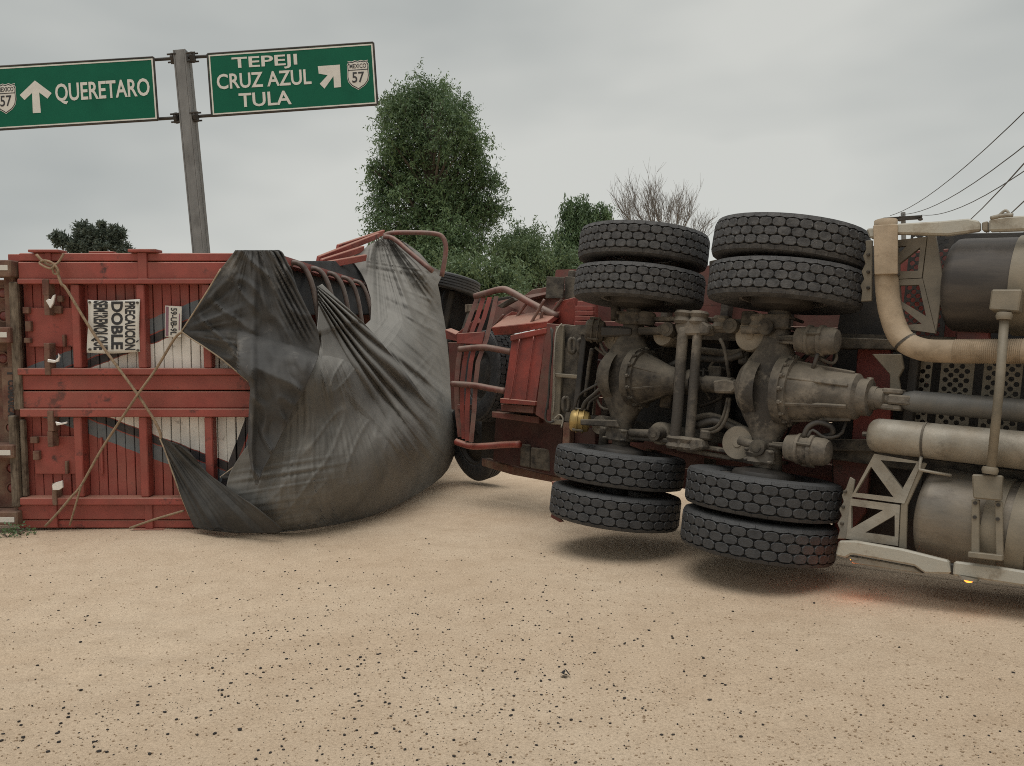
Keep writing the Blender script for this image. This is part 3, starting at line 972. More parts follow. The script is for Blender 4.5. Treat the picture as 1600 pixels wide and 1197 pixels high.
def mesh_of(name, vs_, fs_, m, smooth=True, ang=35):
    me_ = bpy.data.meshes.new(name)
    me_.from_pydata(vs_, [], fs_)
    me_.materials.append(m)
    bm = bmesh.new()
    bm.from_mesh(me_)
    bmesh.ops.recalc_face_normals(bm, faces=bm.faces)
    bm.to_mesh(me_)
    bm.free()
    if smooth:
        me_.polygons.foreach_set('use_smooth', [True] * len(me_.polygons))
        me_.set_sharp_from_angle(angle=R_(ang))
    return me_


def tyre_mesh(kind, m, R=0.52, NBK=36, rp=0.066):
    SG = 72
    if kind == 'block':
        prof = [(-0.118, 0.30), (-0.135, 0.36), (-0.142, 0.42), (-0.138, 0.468), (-0.128, 0.497), (-0.118, 0.507), (-0.095, R - 0.019), (0.095, R - 0.019),
                (0.118, 0.507), (0.128, 0.497), (0.138, 0.468), (0.142, 0.42), (0.135, 0.36), (0.118, 0.30), (0.09, 0.285), (-0.09, 0.285), (-0.118, 0.30)]
    else:
        prof = [(-0.118, 0.30), (-0.135, 0.36), (-0.142, 0.42), (-0.138, 0.475), (-0.125, 0.507), (-0.112, 0.517)]
        for g in (-0.072, -0.024, 0.024, 0.072):
            prof += [(g - 0.009, R), (g - 0.006, R - 0.016), (g + 0.006, R - 0.016), (g + 0.009, R)]
        prof += [(0.112, 0.517), (0.125, 0.507), (0.138, 0.475), (0.142, 0.42), (0.135, 0.36), (0.118, 0.30), (0.09, 0.285), (-0.09, 0.285), (-0.118, 0.30)]
    vs_, fs_ = revolve(prof, SG)
    ncar = len(fs_) if kind == 'block' else 0
    if kind == 'block':
        pitch = 2 * math.pi / NBK

        def block(th0, yc, hw, hy, cx_, cy_):
            n0 = len(vs_)
            o = [(-1, -cy_), (-cx_, -1), (cx_, -1), (1, -cy_), (1, cy_), (cx_, 1), (-cx_, 1), (-1, cy_)]
            for r, s in ((R - 0.022, 1.0), (R - 0.004, 0.985), (R, 0.90)):
                for (a, b_) in o:
                    t_ = th0 + a * s * hw
                    vs_.append((r * math.cos(t_), yc + b_ * s * hy, r * math.sin(t_)))
            for l_ in (0, 8):
                for k in range(8):
                    a, b_ = n0 + l_ + k, n0 + l_ + (k + 1) % 8
                    fs_.append((a, b_, b_ + 8, a + 8))
            fs_.append(tuple(n0 + 16 + k for k in range(8)))
        for k in range(NBK):
            th0 = k * pitch
            for row, yc in enumerate((-rp, 0.0, rp)):
                block(th0 + (0.5 * pitch if row == 1 else 0), yc, pitch * 0.484, rp * 0.482, 0.62, 0.42)
            for s in (-1, 1):
                # shoulder lugs with a scalloped inner edge
                n0 = len(vs_)
                th1 = th0 + 0.5 * pitch
                o = [(-0.49, rp * 1.5 + 0.009), (-0.22, rp * 1.5 + 0.004), (0.0, rp * 1.5 + 0.001), (0.22, rp * 1.5 + 0.004), (0.49, rp * 1.5 + 0.009), (0.49, 0.128), (-0.49, 0.128)]
                for r in (R - 0.018, R - 0.003):
                    for a, y in o:
                        rr = r - (0.010 if y > 0.12 else 0)
                        vs_.append((rr * math.cos(th1 + a * pitch), s * y, rr * math.sin(th1 + a * pitch)))
                for q in range(7):
                    a, b_ = n0 + q, n0 + (q + 1) % 7
                    fs_.append((a, b_, b_ + 7, a + 7))
                fs_.append(tuple(n0 + 7 + q for q in range(7)))
    vs_ = [(x_, y_ * 0.93, z_) for x_, y_, z_ in vs_]
    me_ = mesh_of('tyre_' + kind, vs_, fs_, m, True, 30)
    if ncar:
        me_.materials.append(M_rubberK)
        for p_ in me_.polygons[:ncar]:
            r_ = max(math.hypot(me_.vertices[i].co.x, me_.vertices[i].co.z) for i in p_.vertices)
            if abs(p_.center.y) < 0.12 and r_ > 0.49:
                p_.material_index = 1
    return me_


TYRE = tyre_mesh('block', M_rubber, 0.52, 32, 0.066)
TYRED = tyre_mesh('block', M_rubberD, 0.52, 38, 0.062)
TYRER = tyre_mesh('rib', M_rubber)
vs_, fs_ = revolve([(-0.105, 0.30), (-0.10, 0.275), (-0.06, 0.262), (0.05, 0.262), (0.10, 0.275), (0.105, 0.30)], 36)
v2, f2 = revolve([(0.052, 0.262), (0.056, 0.20), (0.075, 0.17), (0.078, 0.12), (0.075, 0.02)], 36)
n0 = len(vs_)
RIM = mesh_of('rim', vs_ + v2, fs_ + [tuple(i + n0 for i in f) for f in f2], M_rim)
RIMD = mesh_of('dark_rim', vs_ + v2, fs_ + [tuple(i + n0 for i in f) for f in f2], M_dark)


def wheel(th, M_local, tyre, spin=0.0, rim=None):
    w_ = bpy.data.objects.new('wheel', rim or RIM)
    COL.objects.link(w_)
    w_.parent = th['o']
    w_.matrix_local = M_local @ Matrix.Rotation(spin, 4, 'Y')
    ty = bpy.data.objects.new('tyre', tyre)
    COL.objects.link(ty)
    ty.parent = w_
    return w_


spots_ = [(0, YO, -1, 0, TYRED), (0, YI, 1, 0, TYRED), (0, -YI, -1, 0, TYRE), (0, -YO, 1, 0, TYRE),
          (1, YO - 0.025, -1, -3.6, TYRED), (1, YI, 1, -1.2, TYRED), (1, -YI, -1, 0, TYRE), (1, -YO + 0.025, 1, 0, TYRE)]
for i, (ax_, y, sgn, tilt, ty) in enumerate(spots_):
    M_l = Matrix.Translation((ax_ * WB, y, 0)) @ Matrix.Rotation(R_(tilt), 4, 'Z') @ (Matrix.Rotation(math.pi, 4, 'Z') if sgn < 0 else Matrix.Identity(4))
    wheel(tk, M_l, ty, i * 0.7)


def K(px, py, n=0.0):
    return TK.w(px, py, n)


def kl(x, y, z):
    return TK.l(x, y, z)


def loft(mb, secs, seg=20, sq=0.75):
    """secs: list of (centre world, half vector a, half vector b); superellipse sections"""
    vs_, fs_ = [], []
    for c_, a, b_ in secs:
        for k in range(seg):
            t_ = 2 * math.pi * k / seg
            ct, st = math.cos(t_), math.sin(t_)
            vs_.append(c_ + a * math.copysign(abs(ct) ** sq, ct) + b_ * math.copysign(abs(st) ** sq, st))
    for i in range(len(secs) - 1):
        for k in range(seg):
            a, b_ = i * seg + k, i * seg + (k + 1) % seg
            fs_.append((a, b_, b_ + seg, a + seg))
    fs_.append(tuple(range(seg - 1, -1, -1)))
    fs_.append(tuple((len(secs) - 1) * seg + k for k in range(seg)))
    mb.add(vs_, fs_)
    return mb


# chassis rails and cross members
for y in (0.43, -0.43):
    for (za, zb, ya) in ((-0.46, -0.20, 0.0),):
        mb = MB().box(TK, -0.75, 5.6, y - 0.005, y + 0.005, -0.46, -0.20)
        s = -1 if y > 0 else 1
        mb.box(TK, -0.75, 5.6, min(y, y + s * 0.08), max(y, y + s * 0.08), -0.2, -0.19)
        mb.box(TK, -0.75, 5.6, min(y, y + s * 0.08), max(y, y + s * 0.08), -0.47, -0.46)
        mb.build('chassis_rail', M_steel, tk)
for x in (-0.7, 0.66, 2.0, 3.2):
    MB().box(TK, x, x + 0.06, -0.425, 0.425, -0.44, -0.22).build('cross_member', M_dark, tk, bevel=0.006)
MB().box(TK, -0.4, 1.0, -0.40, 0.40, -0.62, -0.48).build('coupling_plate', M_dark, tk, bevel=0.02)

# the two driven axles
for ai, x0 in enumerate((0.0, WB)):
    m_ = M_steel if ai == 0 else M_steelT
    mb = MB()
    prof = [(0.70, .066, .066), (0.52, .068, .068), (0.46, .075, .072), (0.36, .09, .08), (0.28, .125, .10), (0.20, .175, .125), (0.11, .215, .14), (0, .228, .145)]
    prof = prof + [(-y, a, b_) for y, a, b_ in prof[-2::-1]]
    loft(mb, [(kl(x0 - 0.02 * (1 - abs(y) / 0.7), y, 0), KX * a, KZ * b_) for y, a, b_ in prof], 20, 0.8)
    ho = mb.build('axle_housing', m_, tk, smooth=True)
    # domed rear cover
    MB().lathe(kl(x0 - 0.05, 0, 0), -KX, [(0, 0.215), (0.10, 0.215), (0.15, 0.17), (0.19, 0.10), (0.205, 0.01)], 28, caps=False).build('cover', m_, tk, ho, smooth=True)
    # carrier and its ribs, pinion nose
    if ai == 0:
        pr = [(0.0, 0.24), (0.06, 0.24), (0.062, 0.225), (0.09, 0.225), (0.092, 0.20), (0.30, 0.115), (0.40, 0.10), (0.41, 0.085), (0.44, 0.085)]
    else:
        pr = [(0.0, 0.245), (0.06, 0.245), (0.062, 0.23), (0.10, 0.23), (0.105, 0.205), (0.27, 0.19), (0.30, 0.165), (0.50, 0.150), (0.52, 0.12), (0.58, 0.12), (0.585, 0.075), (0.62, 0.075)]
    ca = MB().lathe(kl(x0 + 0.08, 0, 0.02), KX, pr, 28).build('differential', m_, tk, smooth=True)
    mb = MB()
    for k in range(7):
        a = 2 * math.pi * (k + 0.3) / 7
        d = KY * math.cos(a) + KZ * math.sin(a)
        c0 = kl(x0 + 0.16, 0, 0.02)
        side = KX.cross(d).normalized() * 0.011
        e = pr[-3][0] - 0.08
        r0, r1 = (0.212, 0.115) if ai == 0 else (0.217, 0.165)
        q = [c0 + d * (r0 - 0.03), c0 + d * r0, c0 + KX * (e - 0.10) + d * r1, c0 + KX * (e - 0.10) + d * (r1 - 0.03)]
        mb.add([p + side for p in q] + [p - side for p in q], [(0, 1, 2, 3), (7, 6, 5, 4), (0, 4, 5, 1), (1, 5, 6, 2), (2, 6, 7, 3), (3, 7, 4, 0)])
    mb.build('rib', m_, tk, ca, bevel=0.004)
    for k in range(16):
        a = 2 * math.pi * k / 16
        d = KY * math.cos(a) + KZ * math.sin(a)
        MB().lathe(kl(x0 + 0.139, 0, 0.02) + d * 0.233, KX, [(0, 0.016), (0.02, 0.016), (0.022, 0.009), (0.034, 0.009)], 6).build('bolt', m_, tk, ca)
    # hubs, drums and spring seats
    for s in (1, -1):
        MB().lathe(kl(x0, s * 0.55, 0), KY * s, [(0, 0.085), (0.03, 0.20), (0.05, 0.215), (0.26, 0.215), (0.27, 0.10), (0.5, 0.09)], 24).build('brake_drum', M_dark, tk, smooth=True)
        MB().box(TK, x0 - 0.10, x0 + 0.10, s * 0.47 - 0.05, s * 0.47 + 0.05, 0.068, 0.105).build('spring_seat', m_, tk, bevel=0.01)
        for dx in (-0.085, 0.085):
            MB().tube([kl(x0 + dx, s * 0.47 - 0.035, -0.18), kl(x0 + dx, s * 0.47 - 0.035, 0.14)], 0.012, 8).build('clamp_bolt', m_, tk, smooth='all')
            MB().tube([kl(x0 + dx, s * 0.47 + 0.035, -0.18), kl(x0 + dx, s * 0.47 + 0.035, 0.14)], 0.012, 8).build('clamp_bolt', m_, tk, smooth='all')
# air spring pistons: pale discs beside the rails
for (px, py, r, n) in ((1035, 523, 17.5, -0.02), (1171, 524, 25, 0.02), (1029, 677, 18, -0.02), (1152, 692, 27, 0.02), (957, 529, 18, -0.06), (936, 664, 15, -0.06)):
    p = K(px, py, n)
    dep = -(CM.inverted() @ p).z
    rr = r * dep / FPX
    MB().lathe(p - KZ * 0.22, KZ, [(0, rr * 0.9), (0.16, rr * 1.02), (0.205, rr), (0.22, rr * 0.93), (0.222, rr * 0.3), (0.23, rr * 0.25), (0.232, 0.002)], 28).build('air_spring', M_disc, tk, smooth=True)
# equaliser beams, torque arms and their bushes
def bar(pts, r, m=M_steel, name='torque_rod', seg=10):
    return MB().tube([K(*p) for p in pts], r, seg, 3).build(name, m, tk, smooth='all')


bar([(1068, 512, 0.10), (1064, 560, 0.11), (1059, 640, 0.11), (1053, 694, 0.10)], 0.042, M_steelT)
bar([(1091, 512, 0.08), (1087, 560, 0.09), (1081, 640, 0.09), (1076, 696, 0.08)], 0.037, M_steelT)


def kslab(pts, n, t, name, m, bevel=0.006, part=None):
    if not isinstance(n, (list, tuple)):
        n = [n] * len(pts)
    return MB().slab([K(x, y, k) for (x, y), k in zip(pts, n)], t, back=-KZ * t).build(name, m, tk, part, bevel=bevel)


kslab([(1053, 507), (1070, 499), (1098, 502), (1108, 510), (1106, 522), (1058, 524)], 0.13, 0.12, 'rod_bracket', M_steelT, 0.012)
kslab([(1040, 683), (1052, 680), (1094, 686), (1098, 700), (1078, 706), (1042, 700)], 0.13, 0.12, 'rod_bracket', M_steelT, 0.012)
for (a, b_, n) in (((984, 498), (1078, 497), 0.05), ((1100, 498), (1212, 505), 0.02), ((968, 682), (1062, 690), 0.05), ((1066, 692), (1178, 712), 0.02), ((1056, 700), (1180, 722), -0.02)):
    kslab([(a[0], a[1] - 3), (b_[0], b_[1] - 3), (b_[0], b_[1] + 4), (a[0], a[1] + 4)], n, 0.09, 'leaf_spring', M_steelT, 0.008)
for (a, b_, n) in (((1000, 517), (1052, 517), 0.06), ((1108, 515), (1150, 512), 0.02), ((1160, 516), (1205, 514), 0.08), ((985, 676), (1032, 678), 0.06), ((1155, 688), (1192, 700), 0.08)):
    bar([(a[0], a[1], n), (b_[0], b_[1], n)], 0.032, M_steelT, 'control_arm')
    MB().lathe(K(b_[0], b_[1], n - 0.05), KZ, [(0, 0.055), (0.10, 0.055), (0.105, 0.03), (0.11, 0.03)], 18).build('bush', M_steel, tk, smooth=True)
for (px, py, n) in ((1010, 498, 0.10), (1068, 496, 0.13), (1092, 497, 0.12), (1056, 691, 0.12), (1075, 693, 0.12), (1128, 505, 0.05), (1188, 503, 0.10), (1180, 714, 0.10)):
    MB().lathe(K(px, py, n - 0.04) - KY * 0.05, KY, [(0, 0.06), (0.02, 0.075), (0.05, 0.06), (0.08, 0.075), (0.10, 0.06)], 18).build('bush', M_steelT, tk, smooth=True)


# brake chambers
def chamber(px, py, n, r, length, m, axis=None, rod=None):
    ax_ = axis or KX
    p = K(px, py, n)
    ob = MB().lathe(p, ax_, [(-length / 2, r * 0.55), (-length / 2 + 0.012, r * 0.88), (-length * 0.22, r), (-length * 0.20, r * 1.10), (-length * 0.14, r * 1.10), (-length * 0.12, r * 0.98),
                             (length * 0.06, r * 0.98), (length * 0.08, r * 1.12), (length * 0.15, r * 1.12), (length * 0.17, r), (length * 0.36, r * 0.97), (length * 0.46, r * 0.80), (length * 0.5, r * 0.35)],
                    28).build('brake_chamber', m, tk, smooth=True)
    for k in (0, 2, 4):
        a = k * 1.05
        u_ = ax_.orthogonal().normalized()
        w_ = ax_.cross(u_)
        d = u_ * math.cos(a) + w_ * math.sin(a)
        MB().tube([p + d * r * 1.12 - ax_ * 0.04, p + d * r * 1.12 + ax_ * 0.05], 0.010, 6, 0).build('clamp_bolt', M_steel, tk, ob)
    MB().tube([p - ax_ * length * 0.45, p - ax_ * (length * 0.45 + 0.13)], 0.014, 8, 0).build('push_rod', M_steel, tk, ob)
    return ob


chamber(1277, 532, 0.10, 0.092, 0.29, M_steelT)
chamber(1262, 703, 0.10, 0.095, 0.30, M_steelT)
chamber(930, 517, 0.02, 0.095, 0.17, M_steel, axis=(-KX + KZ * 0.55).normalized())
chamber(906, 658, 0.04, 0.092, 0.17, M_yellow, axis=(-KX + KZ * 0.6).normalized())
kslab([(938, 510), (985, 512), (985, 524), (938, 526)], 0.10, 0.05, 'slack_adjuster', M_dark, 0.01)
kslab([(906, 655), (962, 656), (966, 668), (906, 664)], 0.14, 0.03, 'slack_adjuster', M_steel, 0.008)
kslab([(1213, 525), (1240, 523), (1240, 538), (1215, 536)], 0.10, 0.03, 'slack_adjuster', M_steelT, 0.006)
kslab([(1205, 690), (1235, 692), (1236, 702), (1205, 700)], 0.10, 0.03, 'slack_adjuster', M_steelT, 0.006)
for pts in ([(1212, 700, 0.05), (1212, 720, 0.0), (1211, 750, -0.05)], [(945, 668, 0.02), (943, 690, -0.02), (942, 710, -0.05)], [(987, 470, -0.02), (986, 500, 0.02)], [(1210, 475, 0), (1208, 508, 0.02)],
            [(962, 462, -0.03), (962, 500, -0.02)]):
    bar(pts, 0.042, M_steel, 'cam_tube')

# propeller shafts
MB().lathe(kl(WB + 0.70, 0.0, 0.03), KX, [(0, 0.065), (0.05, 0.07), (0.06, 0.045), (0.09, 0.045)], 18).build('shaft_flange', M_steelT, tk, smooth=True)
mb = MB()
for s in (1, -1):
    mb.box(TK, WB + 0.74, WB + 0.86, s * 0.05 - 0.018, s * 0.05 + 0.018, -0.02, 0.085)
    mb.box(TK, WB + 0.78, WB + 0.92, -0.03, 0.03, 0.03 + s * 0.05 - 0.016, 0.03 + s * 0.05 + 0.016)
mb.build('universal_joint', M_steelT, tk, bevel=0.01)
M_shaft = mat('shaft_tube', (0.115, 0.112, 0.105), 0.55, 0.2, var=0.3, scale=4, dust=(0.2, 0.17, 0.13), dust_amt=0.45, bump=0.1)
MB().lathe(kl(WB + 0.84, 0, 0.03), KX, [(0, 0.045), (0.06, 0.064), (0.08, 0.068), (2.7, 0.068)], 24).build('drive_shaft', M_shaft, tk, smooth=True)
MB().lathe(kl(0.54, 0.0, 0.0), KX, [(0, 0.10), (0.05, 0.10), (0.055, 0.055), (0.13, 0.05), (0.14, 0.062), (0.36, 0.062), (0.37, 0.05), (0.52, 0.045)], 20).build('drive_shaft', M_steel, tk, smooth=True)
kslab([(1113, 595), (1132, 592), (1147, 596), (1150, 606), (1143, 614), (1115, 614)], 0.10, 0.09, 'universal_joint', M_steelT, 0.012)

# hoses and pipes slung between the axles
random.seed(11)
hoses = [[(1060, 565, -0.05), (1040, 575, -0.08), (1018, 570, -0.1), (1000, 555, -0.12)], [(1095, 548, -0.1), (1140, 552, -0.1), (1165, 548, -0.12)], [(1095, 560, -0.1), (1130, 562, -0.1), (1162, 553, -0.1)],
         [(1125, 530, 0.05), (1132, 545, 0.06), (1137, 575, 0.05), (1140, 592, 0.0)], [(1085, 655, -0.05), (1110, 650, -0.06), (1140, 660, -0.08), (1165, 672, -0.1)], [(1088, 666, -0.02), (1115, 658, -0.03), (1145, 668, -0.05), (1170, 684, -0.08)],
         [(1137, 622, 0.03), (1130, 650, 0.05), (1118, 668, 0.06), (1095, 672, 0.06)], [(1140, 622, 0.02), (1135, 652, 0.04), (1122, 672, 0.05), (1098, 678, 0.05)],
         [(1256, 683, 0.14), (1262, 668, 0.14), (1278, 660, 0.12), (1298, 666, 0.08), (1300, 678, 0.05), (1282, 682, 0.04)], [(1262, 683, 0.14), (1270, 672, 0.13), (1290, 684, 0.10), (1316, 676, 0.02), (1322, 640, -0.05), (1318, 600, -0.08)],
         [(1278, 552, 0.14), (1273, 568, 0.14), (1270, 575, 0.12)], [(1280, 560, 0.10), (1300, 568, 0.06), (1307, 558, 0.02), (1303, 540, -0.05)], [(1276, 566, 0.05), (1300, 580, 0.0), (1310, 595, -0.03)],
         [(930, 543, 0.0), (945, 555, -0.02), (958, 565, 0.02)], [(938, 535, 0.0), (945, 550, 0.0), (962, 560, 0.03)], [(925, 545, 0), (920, 575, -0.05), (915, 620, -0.06)], [(910, 640, 0.05), (915, 628, 0.06), (930, 615, 0.04), (940, 605, 0.02)],
         [(918, 640, 0.05), (922, 628, 0.05), (936, 618, 0.02), (942, 612, 0.0)], [(955, 572, 0.05), (940, 582, 0.03), (930, 605, 0.0), (938, 635, 0.02), (955, 640, 0.05)],
         [(898, 640, 0), (905, 618, 0.02), (925, 605, 0.03), (935, 600, 0.03)], [(1100, 575, -0.1), (1098, 600, -0.08), (1110, 625, -0.1)], [(1120, 560, -0.1), (1108, 575, -0.08), (1112, 590, -0.1)]]
for k, h in enumerate(hoses):
    bar(h, random.choice((0.011, 0.014, 0.018)) if k not in (0, 1, 2, 4, 5) else 0.028, random.choice((M_hose, M_hose, M_steel)), 'hose', 8)
for k in range(14):
    px, py = random.uniform(1010, 1300), random.uniform(530, 690)
    p = [(px, py, -0.25), (px + random.uniform(-25, 25), py + random.uniform(-30, 30), -0.2), (px + random.uniform(-40, 40), py + random.uniform(-60, 60), -0.28)]
    bar(p, random.choice((0.01, 0.016)), M_hose, 'hose', 6)
# air valve blocks
for (px, py, n, a, b_, c_) in ((1120, 585, -0.12, 0.05, 0.06, 0.05), (1165, 560, -0.15, 0.04, 0.05, 0.05), (1045, 620, -0.18, 0.05, 0.09, 0.06), (1105, 680, 0.04, 0.04, 0.035, 0.05), (1172, 498, 0.0, 0.05, 0.05, 0.05)):
    l_ = TK.at(px, py, n)
    MB().box(TK, l_.x - a, l_.x + a, l_.y - b_, l_.y + b_, n - c_, n + c_).build('valve_block', M_steel, tk, bevel=0.012)

# ---- the front end of the visible chassis: exhaust, tanks, step brackets
pts = [(1384, 345, 0.10), (1384, 400, 0.10), (1386, 450, 0.10), (1392, 490, 0.10), (1408, 528, 0.11), (1440, 546, 0.12), (1490, 549, 0.12), (1560, 549, 0.12), (1640, 549, 0.12), (1950, 549, 0.12)]
ex = MB().tube([K(*p) for p in pts], 0.069, 18, 5).build('exhaust_pipe', M_pipe, tk, smooth='all')
mb = MB()
for x in np.arange(1492, 1600, 3.2):
    mb.lathe(K(x, 549, 0.12), KX, [(-0.004, 0.069), (0, 0.0735), (0.004, 0.069)], 18, caps=False)
mb.build('corrugation', M_pipe, tk, ex, smooth=True)
kslab([(1364, 352), (1402, 350), (1402, 428), (1366, 429)], 0.185, 0.02, 'heat_shield', M_pipe, 0.004)
for (px, py, d) in ((1385, 429, KY), (1415, 535, (KX - KY).normalized())):
    MB().lathe(K(px, py, 0.11), d, [(-0.008, 0.070), (-0.008, 0.075), (0.008, 0.075), (0.008, 0.070)], 20, caps=False).build('clamp', M_steel, tk, smooth=True)


def truss(outline, holes, n, t, name, m):
    """plate with cut-outs: outline and holes in pixels, triangulated and extruded"""
    bm = bmesh.new()
    Ms = TK
    loops = []
    for lp in [outline] + holes:
        vv = []
        for x, y in lp:
            l_ = Ms.at(x, y, n)
            vv.append(bm.verts.new((l_.x, l_.y, n)))
        for i in range(len(vv)):
            bm.edges.new((vv[i], vv[(i + 1) % len(vv)]))
    r = bmesh.ops.triangle_fill(bm, use_beauty=True, use_dissolve=False, edges=bm.edges[:])
    ext = bmesh.ops.extrude_face_region(bm, geom=bm.faces[:])
    for v in [g for g in ext['geom'] if isinstance(g, bmesh.types.BMVert)]:
        v.co.z -= t
    bmesh.ops.recalc_face_normals(bm, faces=bm.faces)
    me_ = bpy.data.meshes.new(name)
    bm.to_mesh(me_)
    bm.free()
    me_.materials.append(m)
    ob = bpy.data.objects.new(name, me_)
    COL.objects.link(ob)
    ob.parent = tk['o']
    return ob


M_brkD = mat('dark_olive_bracket', (0.115, 0.10, 0.078), 0.6, 0.1, var=0.25, scale=6, dust=(0.20, 0.165, 0.12), dust_amt=0.5, bump=0.15)
M_brk = mat('olive_grey_bracket', (0.19, 0.165, 0.125), 0.6, 0.1, var=0.2, scale=6, dust=(0.28, 0.23, 0.165), dust_amt=0.5, bump=0.15)
truss([(1402, 375), (1448, 370), (1440, 434), (1402, 436)], [[(1404, 385), (1417, 384), (1404, 396)], [(1405, 412), (1438, 386), (1434, 423), (1405, 424)]], 0.08, 0.03, 'step_bracket', M_brkD)
truss([(1402, 437), (1441, 435), (1462, 521), (1412, 514), (1402, 470)], [[(1406, 446), (1436, 445), (1447, 494), (1407, 470)], [(1408, 480), (1440, 506), (1412, 508)]], 0.08, 0.03, 'step_bracket', M_brkD)
kslab([(1449, 366), (1462, 366), (1475, 440), (1462, 522), (1441, 435)], 0.075, 0.02, 'step_bracket_side', M_brkD, 0.004)
sc_pts = [(1353, 376), (1363, 375), (1362, 470), (1353, 470), (1352, 476), (1342, 477)]
kslab([(1352, 376), (1363, 375), (1362, 470), (1345, 471), (1347, 455), (1344, 446), (1350, 436), (1346, 424), (1352, 412), (1348, 400), (1353, 390)], 0.06, 0.02, 'scalloped_flange', M_brk, 0.003)
for y in (398, 425, 450):
    MB().lathe(K(1357, y, 0.06), KZ, [(0, 0.011), (0.012, 0.011), (0.014, 0.006)], 8).build('bolt', M_steel, tk)
kslab([(1328, 745), (1336, 750), (1322, 842), (1308, 842), (1312, 828), (1308, 818), (1315, 806), (1311, 796), (1318, 784), (1315, 774), (1322, 762)], 0.06, 0.02, 'scalloped_flange', M_alu, 0.003)
for (x, y) in ((1321, 768), (1318, 792), (1316, 818)):
    MB().lathe(K(x, y, 0.06), KZ, [(0, 0.011), (0.012, 0.011), (0.014, 0.006)], 8).build('bolt', M_steel, tk)
truss([(1366, 709), (1440, 722), (1413, 787), (1330, 776)], [[(1361, 729), (1396, 777), (1337, 770)], [(1376, 719), (1432, 724), (1410, 764)]], 0.12, 0.03, 'step_bracket', M_alu)
truss([(1329, 779), (1406, 789), (1403, 853), (1322, 842)], [[(1330, 790), (1380, 797), (1330, 826)], [(1398, 805), (1398, 839), (1352, 832)]], 0.12, 0.03, 'step_bracket', M_alu)
kslab([(1441, 722), (1448, 724), (1418, 790), (1416, 858), (1404, 856), (1407, 789)], 0.115, 0.02, 'step_bracket_side', M_brk, 0.004)
kslab([(1426, 755), (1442, 742), (1436, 810), (1418, 812)], 0.0, 0.02, 'step_bracket_side', M_dark, 0.004)


def tank(px0, py0, px1, py1, n, r, m, name, ln=1.9):
    p = K(px0, py0, n)
    d = (K(px1, py1, n) - p).normalized()
    return MB().lathe(p, d, [(0, r * 0.3), (0.012, r * 0.72), (0.03, r * 0.90), (0.055, r * 0.985), (0.08, r), (ln, r)], 40).build(name, m, tk, smooth=True), p, d


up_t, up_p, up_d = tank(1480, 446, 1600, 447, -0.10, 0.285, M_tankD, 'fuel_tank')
lo_t, lo_p, lo_d = tank(1440, 797, 1600, 832, -0.10, 0.285, M_tank, 'fuel_tank')
air, ap, ad = tank(1357, 679, 1600, 704, 0.08, 0.108, M_alu, 'air_tank')
for k in (0.33, 0.92):
    MB().lathe(ap + ad * k, ad, [(-0.006, 0.108), (-0.006, 0.113), (0.006, 0.113), (0.006, 0.108)], 28, caps=False).build('strap', M_steel, tk, air, smooth=True)
    MB().tube([ap + ad * k - KY * 0.10 + KZ * 0.06, ap + ad * k - KY * 0.17 + KZ * 0.07, ap + ad * (k + 0.02) - KY * 0.18 + KZ * 0.07, ap + ad * (k + 0.16) - KY * 0.19 + KZ * 0.02], 0.010, 6, 2).build('strap_hook', M_alu, tk, air, smooth='all')
MB().lathe(ap - ad * 0.035, ad, [(0, 0.015), (0.06, 0.018)], 8).build('drain_plug', M_steel, tk, air)
for (tt, pp, dd, k, m_) in ((up_t, up_p, up_d, 0.42, M_brk), (lo_t, lo_p, lo_d, 0.42, M_brk), (up_t, up_p, up_d, 0.58, M_brk), (lo_t, lo_p, lo_d, 0.55, M_brk)):
    MB().lathe(pp + dd * k, dd, [(-0.045, 0.285), (-0.045, 0.295), (0.045, 0.295), (0.045, 0.285)], 40, caps=False).build('strap', m_, tk, tt, smooth=True)
kslab([(1549, 452), (1597, 452), (1591, 487), (1545, 484)], 0.25, 0.12, 'rod_socket', M_brk, 0.008)
MB().tube([K(1570, 490, 0.24), K(1562, 600, 0.26), K(1548, 738, 0.26)], 0.024, 12, 0).build('support_rod', M_brk, tk, smooth='all')
for (px, py) in ((1569, 494), (1547, 735)):
    MB().lathe(K(px, py, 0.25), KY, [(-0.02, 0.036), (0.0, 0.042), (0.02, 0.036)], 14).build('rod_collar', M_brk, tk, smooth=True)
kslab([(1518, 741), (1566, 743), (1564, 783), (1520, 779)], 0.25, 0.05, 'rod_socket', M_brk, 0.008)
kslab([(1518, 780), (1530, 781), (1530, 866), (1517, 864)], 0.22, 0.03, 'tank_support', M_brk, 0.004)
kslab([(1554, 783), (1566, 784), (1567, 870), (1556, 868)], 0.22, 0.03, 'tank_support', M_brk, 0.004)
kslab([(1512, 862), (1566, 868), (1566, 877), (1512, 871)], 0.25, 0.05, 'tank_support', M_brk, 0.004)
for (x, y) in ((1524, 786), (1523, 808), (1560, 789), (1559, 811)):
    MB().lathe(K(x, y, 0.22), KZ, [(0, 0.010), (0.010, 0.010)], 8).build('bolt', M_dark, tk)


# skirt panels, top and bottom
def skirt(pts, n, t, label=None):
    ob = kslab(pts, n, t, 'side_skirt', M_skirt, 0.01)
    return ob


